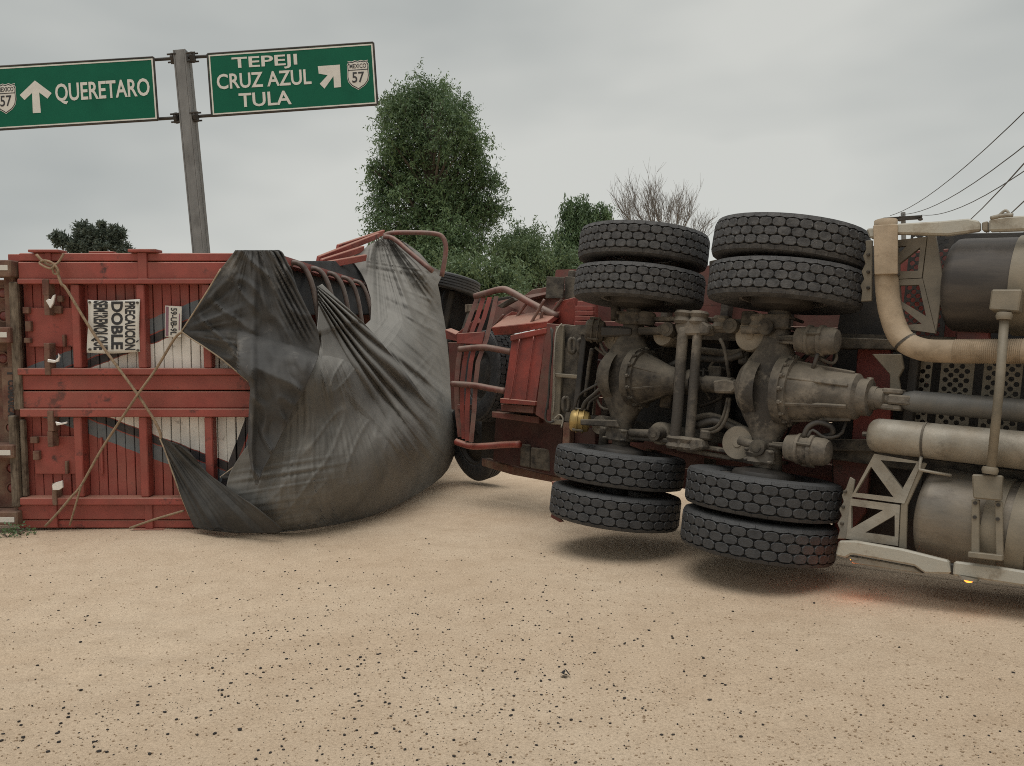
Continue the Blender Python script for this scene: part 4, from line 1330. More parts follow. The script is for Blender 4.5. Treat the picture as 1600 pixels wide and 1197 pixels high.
skirt([(1353, 357), (1402, 349), (1470, 345), (1512, 341), (1531, 345), (1531, 360), (1502, 364), (1480, 367), (1402, 365), (1358, 372)], 0.17, 0.05)
skirt([(1545, 342), (1572, 338), (1640, 334), (2000, 314), (2000, 347), (1640, 358), (1545, 361)], 0.17, 0.05)
kslab([(1534, 347), (1544, 345), (1544, 361), (1534, 360)], 0.15, 0.05, 'skirt_joint', M_brk, 0.006)
skirt([(1310, 845), (1336, 845), (1410, 858), (1482, 876), (1485, 897), (1445, 896), (1428, 884), (1330, 866), (1320, 872), (1305, 868)], 0.20, 0.05)
skirt([(1490, 877), (1560, 886), (1660, 902), (2000, 952), (2000, 976), (1488, 899)], 0.20, 0.05)
kslab([(1328, 868), (1427, 886), (1442, 897), (1330, 880)], 0.16, 0.06, 'skirt_lip', M_alu, 0.006)
kslab([(1480, 880), (1492, 882), (1490, 899), (1482, 897)], 0.17, 0.05, 'skirt_joint', M_dark, 0.006)
MB().tube([K(1557, 341, 0.2), K(1566, 332, 0.2), K(1572, 329, 0.2), K(1576, 334, 0.2), K(1570, 338, 0.2), K(1562, 338, 0.2)], 0.008, 6).build('cable_loop', M_alu, tk, smooth='all')
MB().tube([K(1548, 341, 0.19), K(1565, 337, 0.2), K(1583, 336, 0.2)], 0.012, 6).build('cable_loop', M_alu, tk, smooth='all')


# perforated deck plates behind the shaft
def perforated(x0, y0, x1, y1, n, name, m, rh=0.024, sp=0.075):
    a, c_ = TK.at(x0, y1, n), TK.at(x1, y0, n)
    bm = bmesh.new()
    lp = [bm.verts.new((x, y, n)) for x, y in ((a.x, a.y), (c_.x, a.y), (c_.x, c_.y), (a.x, c_.y))]
    for i in range(4):
        bm.edges.new((lp[i], lp[(i + 1) % 4]))
    j = 0
    y = a.y + sp * 0.5
    while y < c_.y - rh * 1.2:
        x = a.x + sp * (0.5 if j % 2 == 0 else 1.0)
        while x < c_.x - rh * 1.2:
            hv = [bm.verts.new((x + rh * math.cos(k * math.pi / 4), y + rh * math.sin(k * math.pi / 4), n)) for k in range(8)]
            for k in range(8):
                bm.edges.new((hv[k], hv[(k + 1) % 8]))
            x += sp
        y += sp * 0.5
        j += 1
    bmesh.ops.triangle_fill(bm, use_beauty=True, use_dissolve=False, edges=bm.edges[:])
    ext = bmesh.ops.extrude_face_region(bm, geom=bm.faces[:])
    for v in [g for g in ext['geom'] if isinstance(g, bmesh.types.BMVert)]:
        v.co.z -= 0.008
    bmesh.ops.recalc_face_normals(bm, faces=bm.faces)
    me_ = bpy.data.meshes.new(name)
    bm.to_mesh(me_)
    bm.free()
    me_.materials.append(m)
    ob = bpy.data.objects.new(name, me_)
    COL.objects.link(ob)
    ob.parent = tk['o']
    return ob


for (x0, x1) in ((1424, 1458), (1460, 1524), (1527, 1600)):
    perforated(x0, 562, x1, 672, -0.28, 'perforated_plate', M_brk, 0.0165, 0.060)
for (x0, x1, y0, y1) in ((1404, 1492, 363, 545),):
    perforated(x0, y0, x1, y1, -0.30, 'perforated_plate', M_dark, 0.0165, 0.055)
    kslab([(x0 + 2, y0 + 30), (x1, y0 + 25), (x1, y1), (x0 + 2, y1)], -0.42, 0.03, 'cab_panel', M_redB, 0.004)
# brackets on the rail, red parts of the cab behind
kslab([(1362, 553), (1408, 553), (1412, 575), (1404, 590), (1408, 615), (1390, 615), (1390, 585)], -0.12, 0.03, 'gusset', M_brk, 0.005)
kslab([(1310, 527), (1400, 530), (1400, 546), (1310, 544)], -0.14, 0.06, 'rail_flange', M_steel, 0.006)
kslab([(1285, 686), (1372, 686), (1372, 706), (1285, 704)], -0.14, 0.06, 'rail_flange', M_steel, 0.006)
kslab([(1494, 513), (1546, 513), (1546, 531), (1494, 531)], -0.12, 0.05, 'red_tray', M_redB, 0.006)
kslab([(1340, 540), (1392, 520), (1392, 700), (1330, 700)], -0.36, 0.05, 'cab_panel', M_redB, 0.006)
kslab([(1300, 700), (1362, 700), (1352, 800), (1305, 860)], -0.36, 0.05, 'cab_panel', M_redD, 0.006)
kslab([(1330, 390), (1470, 365), (2000, 355), (2000, 960), (1300, 850), (1300, 560)], -0.62, 0.05, 'cab_panel', M_dark, 0.006)
MB().tube([K(1338, 600, 0.0), K(1362, 602, 0.0)], 0.02, 8, 0).build('grease_fitting', M_steel, tk, smooth='all')
MB().tube([K(1360, 590, 0.0), K(1358, 612, 0.0)], 0.022, 8, 0).build('grease_fitting', M_tank, tk, smooth='all')
kslab([(862, 800), (880, 815), (874, 816), (860, 808)], 0.30, 0.02, 'torn_mudflap', M_redD, 0.003)
# mudguard sheet and frame visible in the gap between the upper tyres
kslab([(1108, 408), (1150, 398), (1150, 430), (1108, 425)], -0.55, 0.03, 'mudguard', M_steel, 0.004)

# marker lamps still alight under the skirt
M_glow = bpy.data.materials.new('lit_amber_lens')
M_glow.use_nodes = True
g = M_glow.node_tree.nodes['Principled BSDF']
g.inputs['Base Color'].default_value = (0.7, 0.15, 0.02, 1)
g.inputs['Emission Color'].default_value = (1.0, 0.25, 0.03, 1)
g.inputs['Emission Strength'].default_value = 2.5
for (px, py, n, col, pw) in ((1334, 874, 0.13, (1.0, 0.20, 0.03), 0.3), (1513, 907, 0.19, (1.0, 0.5, 0.18), 0.05)):
    p = K(px, py, n)
    lp = MB().lathe(p + KY * 0.02, -KY, [(0, 0.05), (0.015, 0.05), (0.018, 0.03)], 18).build('marker_lamp', M_alu, tk, smooth=True)
    MB().lathe(p, -KY, [(0, 0.022), (0.006, 0.020), (0.011, 0.012), (0.012, 0.002)], 16, caps=False).build('lit_lens', M_glow, tk, lp, smooth='all')
    ld = bpy.data.lights.new('lamp_glow', 'POINT')
    ld.energy = pw
    ld.color = col
    ld.shadow_soft_size = 0.02
    lo = bpy.data.objects.new('lamp_glow', ld)
    COL.objects.link(lo)
    lo.location = p - KY * 0.04


# ------------------------------------------------------------------ the leading trailer, jack-knifed between tarpaulin and tractor
F1 = Frame((CM.inverted() @ W(800, 745, 9.3))[:], (0.93, 0.0, 0.36), None or (0, 1, 0), (-0.36, 0, 0.93))
ld_ = thing('leading_trailer', 'wrecked red leading trailer with slatted guard wedged behind the tractor wheels', 'trailer', F1.M)


def q(pts, t, name, m, bevel=0.006, part=None):
    return MB().slab([W(*p) for p in pts], t).build(name, m, ld_, part, bevel=bevel)


def tb(pts, r, name, m, seg=8):
    return MB().tube([W(*p) for p in pts], r, seg, 4).build(name, m, ld_, smooth='all')


# red end box with lips
bx_ = q([(799, 531, 7.95), (852, 519, 7.55), (835, 633, 7.55), (786, 623, 7.95)], 0.45, 'end_box', M_redB, 0.01)
q([(797, 524, 7.92), (853, 512, 7.50), (853, 521, 7.50), (797, 533, 7.92)], 0.10, 'lip', M_redB, 0.006, bx_)
q([(781, 622, 7.92), (835, 627, 7.50), (835, 634, 7.50), (781, 630, 7.92)], 0.12, 'lip', M_redB, 0.006, bx_)
q([(782, 631, 7.97), (833, 635, 7.56), (832, 646, 7.56), (783, 642, 7.97)], 0.3, 'lip', M_redD, 0.006, bx_)
q([(767, 512, 8.1), (855, 502, 7.6), (856, 511, 7.6), (798, 523, 8.0), (772, 524, 8.15)], 0.3, 'top_sheet', M_redB, 0.006)
q([(854, 505, 7.52), (877, 507, 7.35), (859, 662, 7.35), (836, 648, 7.52)], 0.06, 'side_sheet', M_redD, 0.006)
tb([(812, 530, 7.80), (806, 570, 7.80), (797, 625, 7.80)], 0.008, 'seam', M_redB, 6)
tb([(834, 526, 7.64), (828, 570, 7.64), (820, 630, 7.64)], 0.007, 'seam', M_redB, 6)
# grey end frame of the chassis with hooks
q([(877, 506, 7.40), (932, 512, 7.15), (926, 662, 7.15), (862, 656, 7.40)], 0.04, 'end_plate', M_steel)
q([(868, 510, 7.34), (881, 508, 7.30), (874, 655, 7.30), (860, 656, 7.34)], 0.05, 'end_bar', M_brk)
q([(903, 512, 7.20), (911, 512, 7.18), (907, 660, 7.18), (899, 660, 7.20)], 0.05, 'end_bar', M_steel)
q([(921, 512, 7.12), (931, 513, 7.08), (926, 660, 7.08), (917, 660, 7.12)], 0.05, 'end_bar', M_brk)
q([(866, 583, 7.28), (930, 588, 7.05), (930, 594, 7.05), (866, 589, 7.28)], 0.04, 'end_bar', M_brk)
q([(861, 655, 7.33), (880, 656, 7.28), (879, 664, 7.28), (860, 663, 7.33)], 0.05, 'end_bar', M_brk)
for (px, py, z) in ((894, 540, 7.18), (908, 541, 7.12), (884, 632, 7.2)):
    tb([(px, py - 11, z), (px + 3.6, py - 7, z), (px + 3.8, py + 7, z), (px, py + 11, z), (px - 3.6, py + 7, z), (px - 3.8, py - 7, z), (px, py - 11, z)], 0.020, 'shackle', M_steel)
tb([(861, 512, 7.3), (863, 540, 7.28), (859, 580, 7.28), (857, 620, 7.28), (852, 652, 7.28), (858, 660, 7.28), (866, 658, 7.28)], 0.011, 'air_line', M_hose)
tb([(878, 506, 7.3), (869, 520, 7.28), (866, 560, 7.25), (866, 620, 7.28), (864, 648, 7.28)], 0.009, 'air_line', M_alu)
tb([(866, 655, 7.2), (874, 648, 7.18), (880, 655, 7.16), (877, 668, 7.16)], 0.008, 'air_line', M_alu)
tb([(864, 514, 7.24), (861, 560, 7.22), (858, 600, 7.22), (856, 640, 7.22)], 0.007, 'air_line', M_dark)
q([(752, 470, 9.1), (800, 462, 8.9), (800, 540, 8.9), (728, 640, 9.4), (724, 540, 9.5)], 0.05, 'guard_backing', M_dark)
# slatted guard: four bent slats held by hoops
slats = [[(745.5, 466), (734, 497), (722, 530), (716, 565), (713, 600), (714, 640), (719, 683)],
         [(755.5, 465), (745, 497), (733, 530), (726, 565), (722, 600), (722, 640), (725, 686)],
         [(765.5, 464), (756, 497), (744, 530), (736, 565), (732, 600), (730, 640), (730, 689)],
         [(775.5, 463), (768, 497), (760, 530), (747, 565), (743, 600), (741, 640), (736, 691)]]
for k, s in enumerate(slats):
    z0 = 8.55 - 0.10 * k
    mb = MB()
    vs_ = []
    for i, (x, y) in enumerate(s):
        hw = 3.6
        for dz in (0, 0.014):
            vs_.append(W(x - hw, y, z0 + dz))
            vs_.append(W(x + hw, y, z0 - 0.02 + dz))
    fs_ = []
    for i in range(len(s) - 1):
        a = 4 * i
        fs_ += [(a, a + 1, a + 5, a + 4), (a + 2, a + 6, a + 7, a + 3), (a, a + 4, a + 6, a + 2), (a + 1, a + 3, a + 7, a + 5)]
    fs_ += [(0, 2, 3, 1), (4 * len(s) - 4, 4 * len(s) - 3, 4 * len(s) - 1, 4 * len(s) - 2)]
    mb.add(vs_, fs_).build('slat', M_rail if k in (0, 3) else M_redB, ld_)
q([(714, 521, 8.5), (757, 518, 8.25), (752, 538, 8.25), (713, 537, 8.5)], 0.02, 'slat_plate', M_redB)
q([(714, 632, 8.52), (742, 632, 8.35), (742, 640, 8.35), (714, 640, 8.52)], 0.02, 'slat_plate', M_rail)
tb([(742, 463, 8.5), (760, 458, 8.4), (784, 452, 8.25), (800, 457, 8.15), (830, 474, 8.0), (870, 494, 7.7)], 0.036, 'guard_hoop', M_rail)
tb([(717, 546, 8.42), (735, 544, 8.35), (757, 543, 8.2), (778, 546, 8.1), (799, 550, 8.0)], 0.034, 'guard_hoop', M_rail)
tb([(706, 600, 8.45), (725, 601, 8.35), (745, 603, 8.2), (766, 607, 8.1), (789, 611, 8.0)], 0.034, 'guard_hoop', M_rail)
tb([(712, 690, 8.45), (735, 697, 8.35), (760, 697, 8.2), (785, 695, 8.1), (812, 694, 7.9)], 0.036, 'guard_hoop', M_redB)
# red trough and ribs above the box
q([(778, 470, 8.7), (822, 462, 8.6), (902, 442, 8.0), (906, 506, 7.75), (855, 506, 8.0), (762, 515, 8.7)], 0.06, 'trough', M_redD)
q([(818, 462, 8.3), (832, 452, 8.2), (898, 441, 7.8), (900, 450, 7.8), (828, 466, 8.2)], 0.25, 'trough_edge', M_rail)
q([(868, 472, 7.80), (895, 465, 7.62), (906, 508, 7.62), (852, 508, 7.9)], 0.08, 'trough_rib', M_redB)
q([(778, 500, 8.4), (800, 486, 8.25), (806, 500, 8.25), (770, 512, 8.4)], 0.10, 'trough_rib', M_redB)
q([(776, 478, 8.5), (800, 464, 8.35), (806, 470, 8.35), (784, 482, 8.45)], 0.06, 'trough_rib', M_steel)
for a, c_ in (((797, 509, 8.2), (823, 474, 8.1)), ((770, 512, 8.35), (787, 492, 8.25)), ((849, 506, 7.85), (878, 468, 7.7)), ((826, 511, 7.8), (851, 468, 7.7)), ((843, 506, 7.8), (848, 486, 7.75))):
    tb([a, ((a[0] + c_[0]) / 2, (a[1] + c_[1]) / 2, (a[2] + c_[2]) / 2), c_], 0.016, 'stay', M_rail, 6)
q([(902, 470, 7.6), (930, 470, 7.4), (930, 512, 7.4), (896, 510, 7.6)], 0.05, 'bulkhead_board', M_redB)
for y in (478, 486, 494, 502):
    q([(898, y, 7.50), (926, y, 7.32), (926, y + 6.5, 7.32), (898, y + 6.5, 7.50)], 0.03, 'board', M_redB, 0.003)
for (x0, x1) in ((854, 881), (883, 900)):
    q([(x0, 432, 7.75), (x1, 433, 7.65), (x1 - 2, 466, 7.65), (x0 - 2, 466, 7.75)], 0.025, 'mudflap', M_steel, 0.004)
# lower body lying on the sand
q([(775, 640, 8.3), (880, 650, 7.5), (872, 745, 7.6), (770, 720, 8.6)], 0.08, 'lower_body', M_redK)
q([(752, 650, 8.9), (800, 650, 8.5), (800, 726, 8.5), (752, 712, 8.9)], 0.06, 'lower_body', M_dark)
q([(768, 643, 8.1), (842, 652, 7.7), (842, 662, 7.7), (768, 652, 8.1)], 0.10, 'lower_rail', M_redD)
q([(752, 716, 8.9), (800, 728, 8.45), (880, 747, 7.75), (880, 757, 7.75), (800, 742, 8.45), (752, 728, 8.9)], 0.12, 'ground_beam', M_rust, 0.01)
q([(813, 694, 8.0), (829, 695, 7.95), (828, 731, 7.95), (812, 728, 8.0)], 0.10, 'battery_box', M_steel, 0.01)
q([(829, 699, 7.9), (860, 702, 7.7), (858, 737, 7.7), (828, 731, 7.9)], 0.20, 'battery_box', M_steel, 0.01)
q([(890, 668, 7.3), (930, 670, 7.15), (930, 770, 7.2), (880, 760, 7.4)], 0.06, 'lower_body', M_redK)
q([(880, 660, 7.25), (891, 660, 7.2), (886, 752, 7.2), (875, 750, 7.25)], 0.08, 'end_bar', M_rust)
q([(861, 752, 7.0), (884, 758, 6.85), (882, 770, 6.85), (864, 766, 7.0)], 0.05, 'side_marker', M_redB)
# dark sheet added as a backdrop, and frame round the tyres
q([(680, 452, 13.3), (748, 458, 12.9), (752, 640, 12.6), (690, 640, 13.3)], 0.06, 'dark_backdrop', M_dark)
q([(726, 476, 9.2), (752, 474, 9.0), (752, 484, 9.0), (726, 488, 9.2)], 0.08, 'frame_bar', M_wood)
q([(730, 486, 9.2), (736, 486, 9.15), (726, 522, 9.15), (718, 522, 9.2)], 0.06, 'frame_bar', M_steel)
q([(695, 515, 9.4), (712, 522, 9.2), (740, 500, 8.9), (744, 506, 8.9), (716, 534, 9.2), (697, 530, 9.4)], 0.10, 'frame_bar', M_redB)
q([(700, 535, 9.3), (716, 535, 9.2), (716, 640, 9.2), (705, 640, 9.3)], 0.08, 'frame_bar', M_redD)


def axle_wheel(px, py, Z, axis, tyre, spin=0.0):
    y = (CM.to_3x3() @ Vector(axis)).normalized()
    x = y.cross(Vector((0, 0, 1)))
    x = (y.orthogonal() if x.length < 0.1 else x).normalized()
    z = x.cross(y)
    m = Matrix((x, y, z)).transposed().to_4x4()
    m.translation = W(px, py, Z)
    return wheel(ld_, ld_['_I'] @ m, tyre, spin, RIMD)


axle_wheel(762, 588, 8.75, (-0.88, 0.10, 0.46), TYRE, 0.3)
axle_wheel(744, 690, 10.3, (-0.80, -0.22, 0.56), TYRER, 0.1)
axle_wheel(702, 444, 12.9, (0.22, 0.97, -0.02), TYRER, 0.2)
axle_wheel(657, 527, 12.9, (0.22, 0.97, -0.02), TYRER, 0.5)
MB().lathe(W(702, 455, 12.9), CM.to_3x3() @ Vector((-0.2, -0.97, 0)), [(0, 0.1), (0.7, 0.1)], 14).build('axle', M_dark, ld_)
# belly boards and bearers of this trailer seen between the tractor's axles
for k in range(11):
    y0 = -0.92 + k * 0.185
    MB().box(TK, -1.75, 1.75, y0, y0 + 0.182, -1.06, -1.03).build('floor_board', M_redD, ld_)
for x in (-1.5, -0.9, -0.35, 0.25, 0.8, 1.4):
    MB().box(TK, x, x + 0.07, -0.93, 1.08, -1.03, -0.93).build('bearer', M_steel, ld_, bevel=0.006)
for y in (-0.55, 0.5):
    MB().box(TK, -1.0, 1.7, y - 0.05, y + 0.05, -0.93, -0.78).build('main_beam', M_redD, ld_, bevel=0.006)


# ------------------------------------------------------------------ road sign
SZ = 16.0
ca_, sa_ = math.cos(R_(3.75)), math.sin(R_(3.75))
SG_ = Frame((-8.0, 5, -SZ), (ca_, sa_, 0), None or (0, 1, 0), (0, 0, 1))
base = W(325, 598, SZ)
pb = Vector((W(337, 660, SZ).x, W(325, 598, SZ).y, 0.0))
sg = thing('highway_sign', 'leaning steel post carrying two green highway direction signs', 'road sign', at_base(pb))


def sp(x, y, n=0.0):
    return SG_.w(x, y, n)


def sslab(pts, n, t, name, m, part=None, bevel=0.0):
    return MB().slab([sp(x, y, n) for x, y in pts], t).build(name, m, sg, part, bevel=bevel)


# post: H section seen as a tapering weathered column
mb = MB()
p0, p1 = sp(284.5, 82, -0.06), W(346, 720, SZ + 0.06)
p1 = p0 + (p1 - p0) * ((p0.z + 0.4) / (p0.z - p1.z))
dn = (p1 - p0).normalized()
sx = Vector((1, 0, 0))
sx = (sx - dn * sx.dot(dn)).normalized()
sy = dn.cross(sx)
for (a, b_, c_, d) in ((-0.13, 0.13, -0.02, 0.02), (-0.13, -0.10, -0.16, 0.16), (0.10, 0.13, -0.16, 0.16)):
    v_ = [p + sx * (x * (1 if p is p0 else 1.0)) + sy * y for p in (p0, p1) for x, y in ((a, c_), (b_, c_), (b_, d), (a, d))]
    mb.add(v_, [(0, 1, 2, 3), (7, 6, 5, 4), (0, 4, 5, 1), (1, 5, 6, 2), (2, 6, 7, 3), (3, 7, 4, 0)])
mb.add([p + sx * x + sy * y for p in (p0, p1) for x, y in ((-0.099, 0.03), (0.099, 0.03), (0.099, 0.155), (-0.099, 0.155))], [(0, 1, 2, 3), (7, 6, 5, 4), (0, 4, 5, 1), (1, 5, 6, 2), (2, 6, 7, 3), (3, 7, 4, 0)])
mb.build('post', M_pole, sg, bevel=0.008)
for (y, xa, xb) in ((90.5, 236, 333), (183.5, 240, 338)):
    sl = -0.066
    MB().tube([sp(xa - 30, y - 9 + 12 - (xa - 30 - 285) * 0.066 - 3, -0.05), sp(xb + 30, y - (xb + 30 - 285) * 0.066, -0.05)], 0.035, 8, 0).build('bracket_arm', M_dark, sg)
    for s in (-1, 1):
        c_ = sp(286 + s * 15 + (5 if y > 150 else 0), y - s * 1.0, 0.0)
        o_ = MB().lathe(c_ - sx * 0.05, sx, [(0, 0.075), (0.025, 0.12), (0.07, 0.12), (0.10, 0.06)], 8).build('collar', M_dark, sg, bevel=0.01)
        for k in range(4):
            a = k * math.pi / 2 + 0.5
            MB().tube([c_ + Vector((0, math.sin(a), math.cos(a))) * 0.11 - sx * 0.09, c_ + Vector((0, math.sin(a), math.cos(a))) * 0.11 + sx * 0.09], 0.018, 6, 0).build('bolt', M_dark, sg, o_)

# panels
LP = [(-180, 115.5), (239.5, 90), (246.5, 187), (-176, 213)]
RP = [(324.5, 85), (583, 67), (589.5, 163), (331.5, 181)]


def inset(P, d):
    c_ = Vector((sum(p[0] for p in P) / 4, sum(p[1] for p in P) / 4))
    o = []
    for i in range(4):
        a, b_, c2 = Vector(P[i - 1]), Vector(P[i]), Vector(P[(i + 1) % 4])
        o.append(tuple(b_ + ((a - b_).normalized() + (c2 - b_).normalized()) * d))
    return o


panels = []
for P, nm in ((LP, 'left'), (RP, 'right')):
    pn = sslab(P, 0.10, 0.04, 'sign_panel', M_green, None, 0.004)
    panels.append(pn)
    I1, I2 = inset(P, 1.2), inset(P, 3.4)
    mb = MB()
    v_ = [sp(x, y, 0.104) for x, y in I1] + [sp(x, y, 0.104) for x, y in I2]
    mb.add(v_, [(i, (i + 1) % 4, (i + 1) % 4 + 4, i + 4) for i in range(4)])
    flat_build(mb, 'border', M_signw, sg, pn)
    mb = MB()
    for i in range(4):
        a, b_ = P[i], P[(i + 1) % 4]
        mb.tube([sp(*a, 0.08), sp(*b_, 0.08)], 0.028, 6, 0)
    mb.build('edge_frame', M_dark, sg, pn)
lpn, rpn = panels


def sword(s, x0, ybase0, x1, ybase1, h, part, bold=0.018, m=None, n=0.106):
    mb = MB()
    up = Vector((-0.066, -1)).normalized() * h
    text_quad(mb, s, sp(x0, ybase0, n), sp(x1, ybase1, n), sp(x0 + up.x, ybase0 + up.y, n), bold)
    return flat_build(mb, 'lettering', m or M_signw, sg, part)


sword('QUERETARO', 87.5, 164, 235, 154.5, 33, lpn)
sword('TEPEJI', 363, 112, 465, 106, 22, rpn)
sword('CRUZ AZUL', 339.5, 140, 487, 131.5, 24, rpn)
sword('TULA', 374, 168, 456, 163, 22, rpn)


def spoly(pts, part, m, name, n=0.105, t=0.003):
    return MB().slab([sp(x, y, n) for x, y in pts], t).build(name, m, sg, part)


def arrow(cx_, cy_, sc, ang, part, shape):
    a = R_(ang)
    pts = [(cx_ + sc * (x * math.cos(a) - y * math.sin(a)), cy_ + sc * (x * math.sin(a) + y * math.cos(a))) for x, y in shape]
    return spoly(pts, part, M_signw, 'arrow')


arrow(56, 151.5, 25, -3.5, lpn, [(0, -1.03), (1.0, -0.18), (0.72, 0.15), (0.22, -0.27), (0.25, 1.0), (-0.25, 1.0), (-0.22, -0.27), (-0.72, 0.15), (-1.0, -0.18)])
spoly([(496.5, 103.5), (531, 101), (533, 136), (522, 137), (521, 119), (507, 138.5), (499.5, 131), (512, 117.5), (498, 115)], rpn, M_signw, 'arrow')


def shield(cx_, cy_, w, h, part):
    out_ = [(-1, -0.72), (-0.88, -0.86), (-0.93, -0.98), (-0.55, -0.93), (-0.3, -1.0), (0, -0.94), (0.3, -1.0), (0.55, -0.93), (0.93, -0.98), (0.88, -0.86), (1, -0.72), (0.97, -0.45),
            (1.0, -0.2), (1.02, 0.1), (0.92, 0.45), (0.6, 0.75), (0.25, 0.9), (0, 1.02), (-0.25, 0.9), (-0.6, 0.75), (-0.92, 0.45), (-1.02, 0.1), (-1.0, -0.2), (-0.97, -0.45)]
    def tr_(pts, k):
        return [(cx_ + w * x * k - 0.066 * 0 + 0.03 * h * y * k, cy_ + h * y * k - 0.066 * w * x * k) for x, y in pts]
    o_ = spoly(tr_(out_, 1.0), part, M_signw, 'shield', 0.105)
    spoly(tr_(out_, 0.955), part, M_black, 'shield_outline', 0.1075)
    spoly(tr_(out_, 0.885), part, M_signw, 'shield_field', 0.110)
    spoly(tr_([(-0.95, -0.40), (0.95, -0.40), (0.96, -0.34), (-0.96, -0.34)], 0.93), part, M_black, 'shield_bar', 0.1125)
    for s, x0, x1, yb, hh, bo in (('MEXICO', -0.76, 0.76, -0.46, 0.30, 0.01), ('57', -0.55, 0.55, 0.52, 0.72, 0.012)):
        mb = MB()
        def tp_(x, y):
            a = tr_([(x, y)], 1)[0]
            return sp(a[0], a[1], 0.1135)
        text_quad(mb, s, tp_(x0, yb), tp_(x1, yb), tp_(x0, yb - hh), bo)
        flat_build(mb, 'shield_text', M_black, sg, part)


shield(559.5, 117, 17, 23, rpn)
shield(9, 154, 16, 23.5, lpn)


# ------------------------------------------------------------------ trees
def leaf_mat(name, col, col2):
    m = bpy.data.materials.new(name)
    m.use_nodes = True
    t_ = m.node_tree
    b_ = t_.nodes['Principled BSDF']
    b_.inputs['Roughness'].default_value = 0.55
    at = t_.nodes.new('ShaderNodeAttribute')
    at.attribute_name = 'tone'
    x = t_.nodes.new('ShaderNodeMix')
    x.data_type = 'RGBA'
    x.inputs[6].default_value = (*col, 1)
    x.inputs[7].default_value = (*col2, 1)
    t_.links.new(at.outputs['Fac'], x.inputs[0])
    t_.links.new(x.outputs[2], b_.inputs['Base Color'])
    tr_ = t_.nodes.new('ShaderNodeBsdfTranslucent')
    t_.links.new(x.outputs[2], tr_.inputs['Color'])
    ms = t_.nodes.new('ShaderNodeMixShader')
    ms.inputs[0].default_value = 0.25
    t_.links.new(b_.outputs[0], ms.inputs[1])
    t_.links.new(tr_.outputs[0], ms.inputs[2])
    t_.links.new(ms.outputs[0], t_.nodes['Material Output'].inputs['Surface'])
    return m


L_main = leaf_mat('willow_leaf', (0.062, 0.112, 0.050), (0.155, 0.235, 0.105))
L_mid = leaf_mat('shrub_leaf', (0.078, 0.125, 0.058), (0.165, 0.235, 0.112))
L_far = leaf_mat('hazy_leaf', (0.065, 0.090, 0.068), (0.12, 0.145, 0.115))


def leaves(centres, radii, count, ln, wd, droop, seed, strand_len=0.75, spread=0.62):
    """narrow leaf blades scattered in clumps; returns vertex array, face list, tones"""
    r = np.random.default_rng(seed)
    centres = np.array(centres)
    radii = np.array(radii)
    wts = radii[:, 0] * radii[:, 1] * radii[:, 2]
    wts = wts ** 0.75
    idx = r.choice(len(centres), count, p=wts / wts.sum())
    d = r.normal(size=(count, 3))
    d /= np.linalg.norm(d, axis=1)[:, None]
    rad = r.uniform(0.25, 1.0, count) ** 0.45
    strand = r.integers(0, max(1, count // 14), count)
    ns = max(1, count // 14)
    idx_s = r.choice(len(centres), ns, p=wts / wts.sum())
    ds = r.normal(size=(ns, 3)) * spread
    ps = centres[idx_s] + ds * radii[idx_s]
    idx = idx_s[strand]
    tt = r.uniform(0, 1, count)
    sd = r.normal(size=(ns, 3)) * 0.5
    sd[:, 2] -= droop
    sd /= np.linalg.norm(sd, axis=1)[:, None]
    pos = ps[strand] + sd[strand] * (tt * strand_len)[:, None] + r.normal(size=(count, 3)) * 0.035
    dirs = r.normal(size=(count, 3)) * 0.7
    dirs[:, 2] -= droop
    dirs /= np.linalg.norm(dirs, axis=1)[:, None]
    side = np.cross(dirs, r.normal(size=(count, 3)))
    side /= np.linalg.norm(side, axis=1)[:, None] + 1e-9
    l_ = ln * r.uniform(0.6, 1.3, count)[:, None]
    w_ = wd * r.uniform(0.7, 1.3, count)[:, None]
    V = np.empty((count, 4, 3))
    V[:, 0] = pos
    V[:, 1] = pos + dirs * l_ * 0.45 + side * w_
    V[:, 2] = pos + dirs * l_
    V[:, 3] = pos + dirs * l_ * 0.45 - side * w_
    tone_c = r.uniform(0, 1, len(centres))[idx] * 0.6 + r.uniform(0, 0.4, count)
    return V, np.repeat(tone_c, 4)


def crown_obj(name, V, tone, m, th):
    n = len(V)
    me_ = bpy.data.meshes.new(name)
    I = np.array(th['_I'])
    P = V.reshape(-1, 3) @ I[:3, :3].T + I[:3, 3]
    me_.vertices.add(4 * n)
    me_.vertices.foreach_set('co', P.ravel())
    me_.loops.add(4 * n)
    me_.loops.foreach_set('vertex_index', np.arange(4 * n, dtype=np.int32))
    me_.polygons.add(n)
    me_.polygons.foreach_set('loop_start', np.arange(0, 4 * n, 4, dtype=np.int32))
    me_.polygons.foreach_set('loop_total', np.full(n, 4, dtype=np.int32))
    a = me_.attributes.new('tone', 'FLOAT', 'POINT')
    a.data.foreach_set('value', tone.astype(np.float32))
    me_.update()
    me_.validate()
    me_.materials.append(m)
    ob = bpy.data.objects.new(name, me_)
    COL.objects.link(ob)
    ob.parent = th['o']
    ob['kind'] = 'stuff'
    return ob


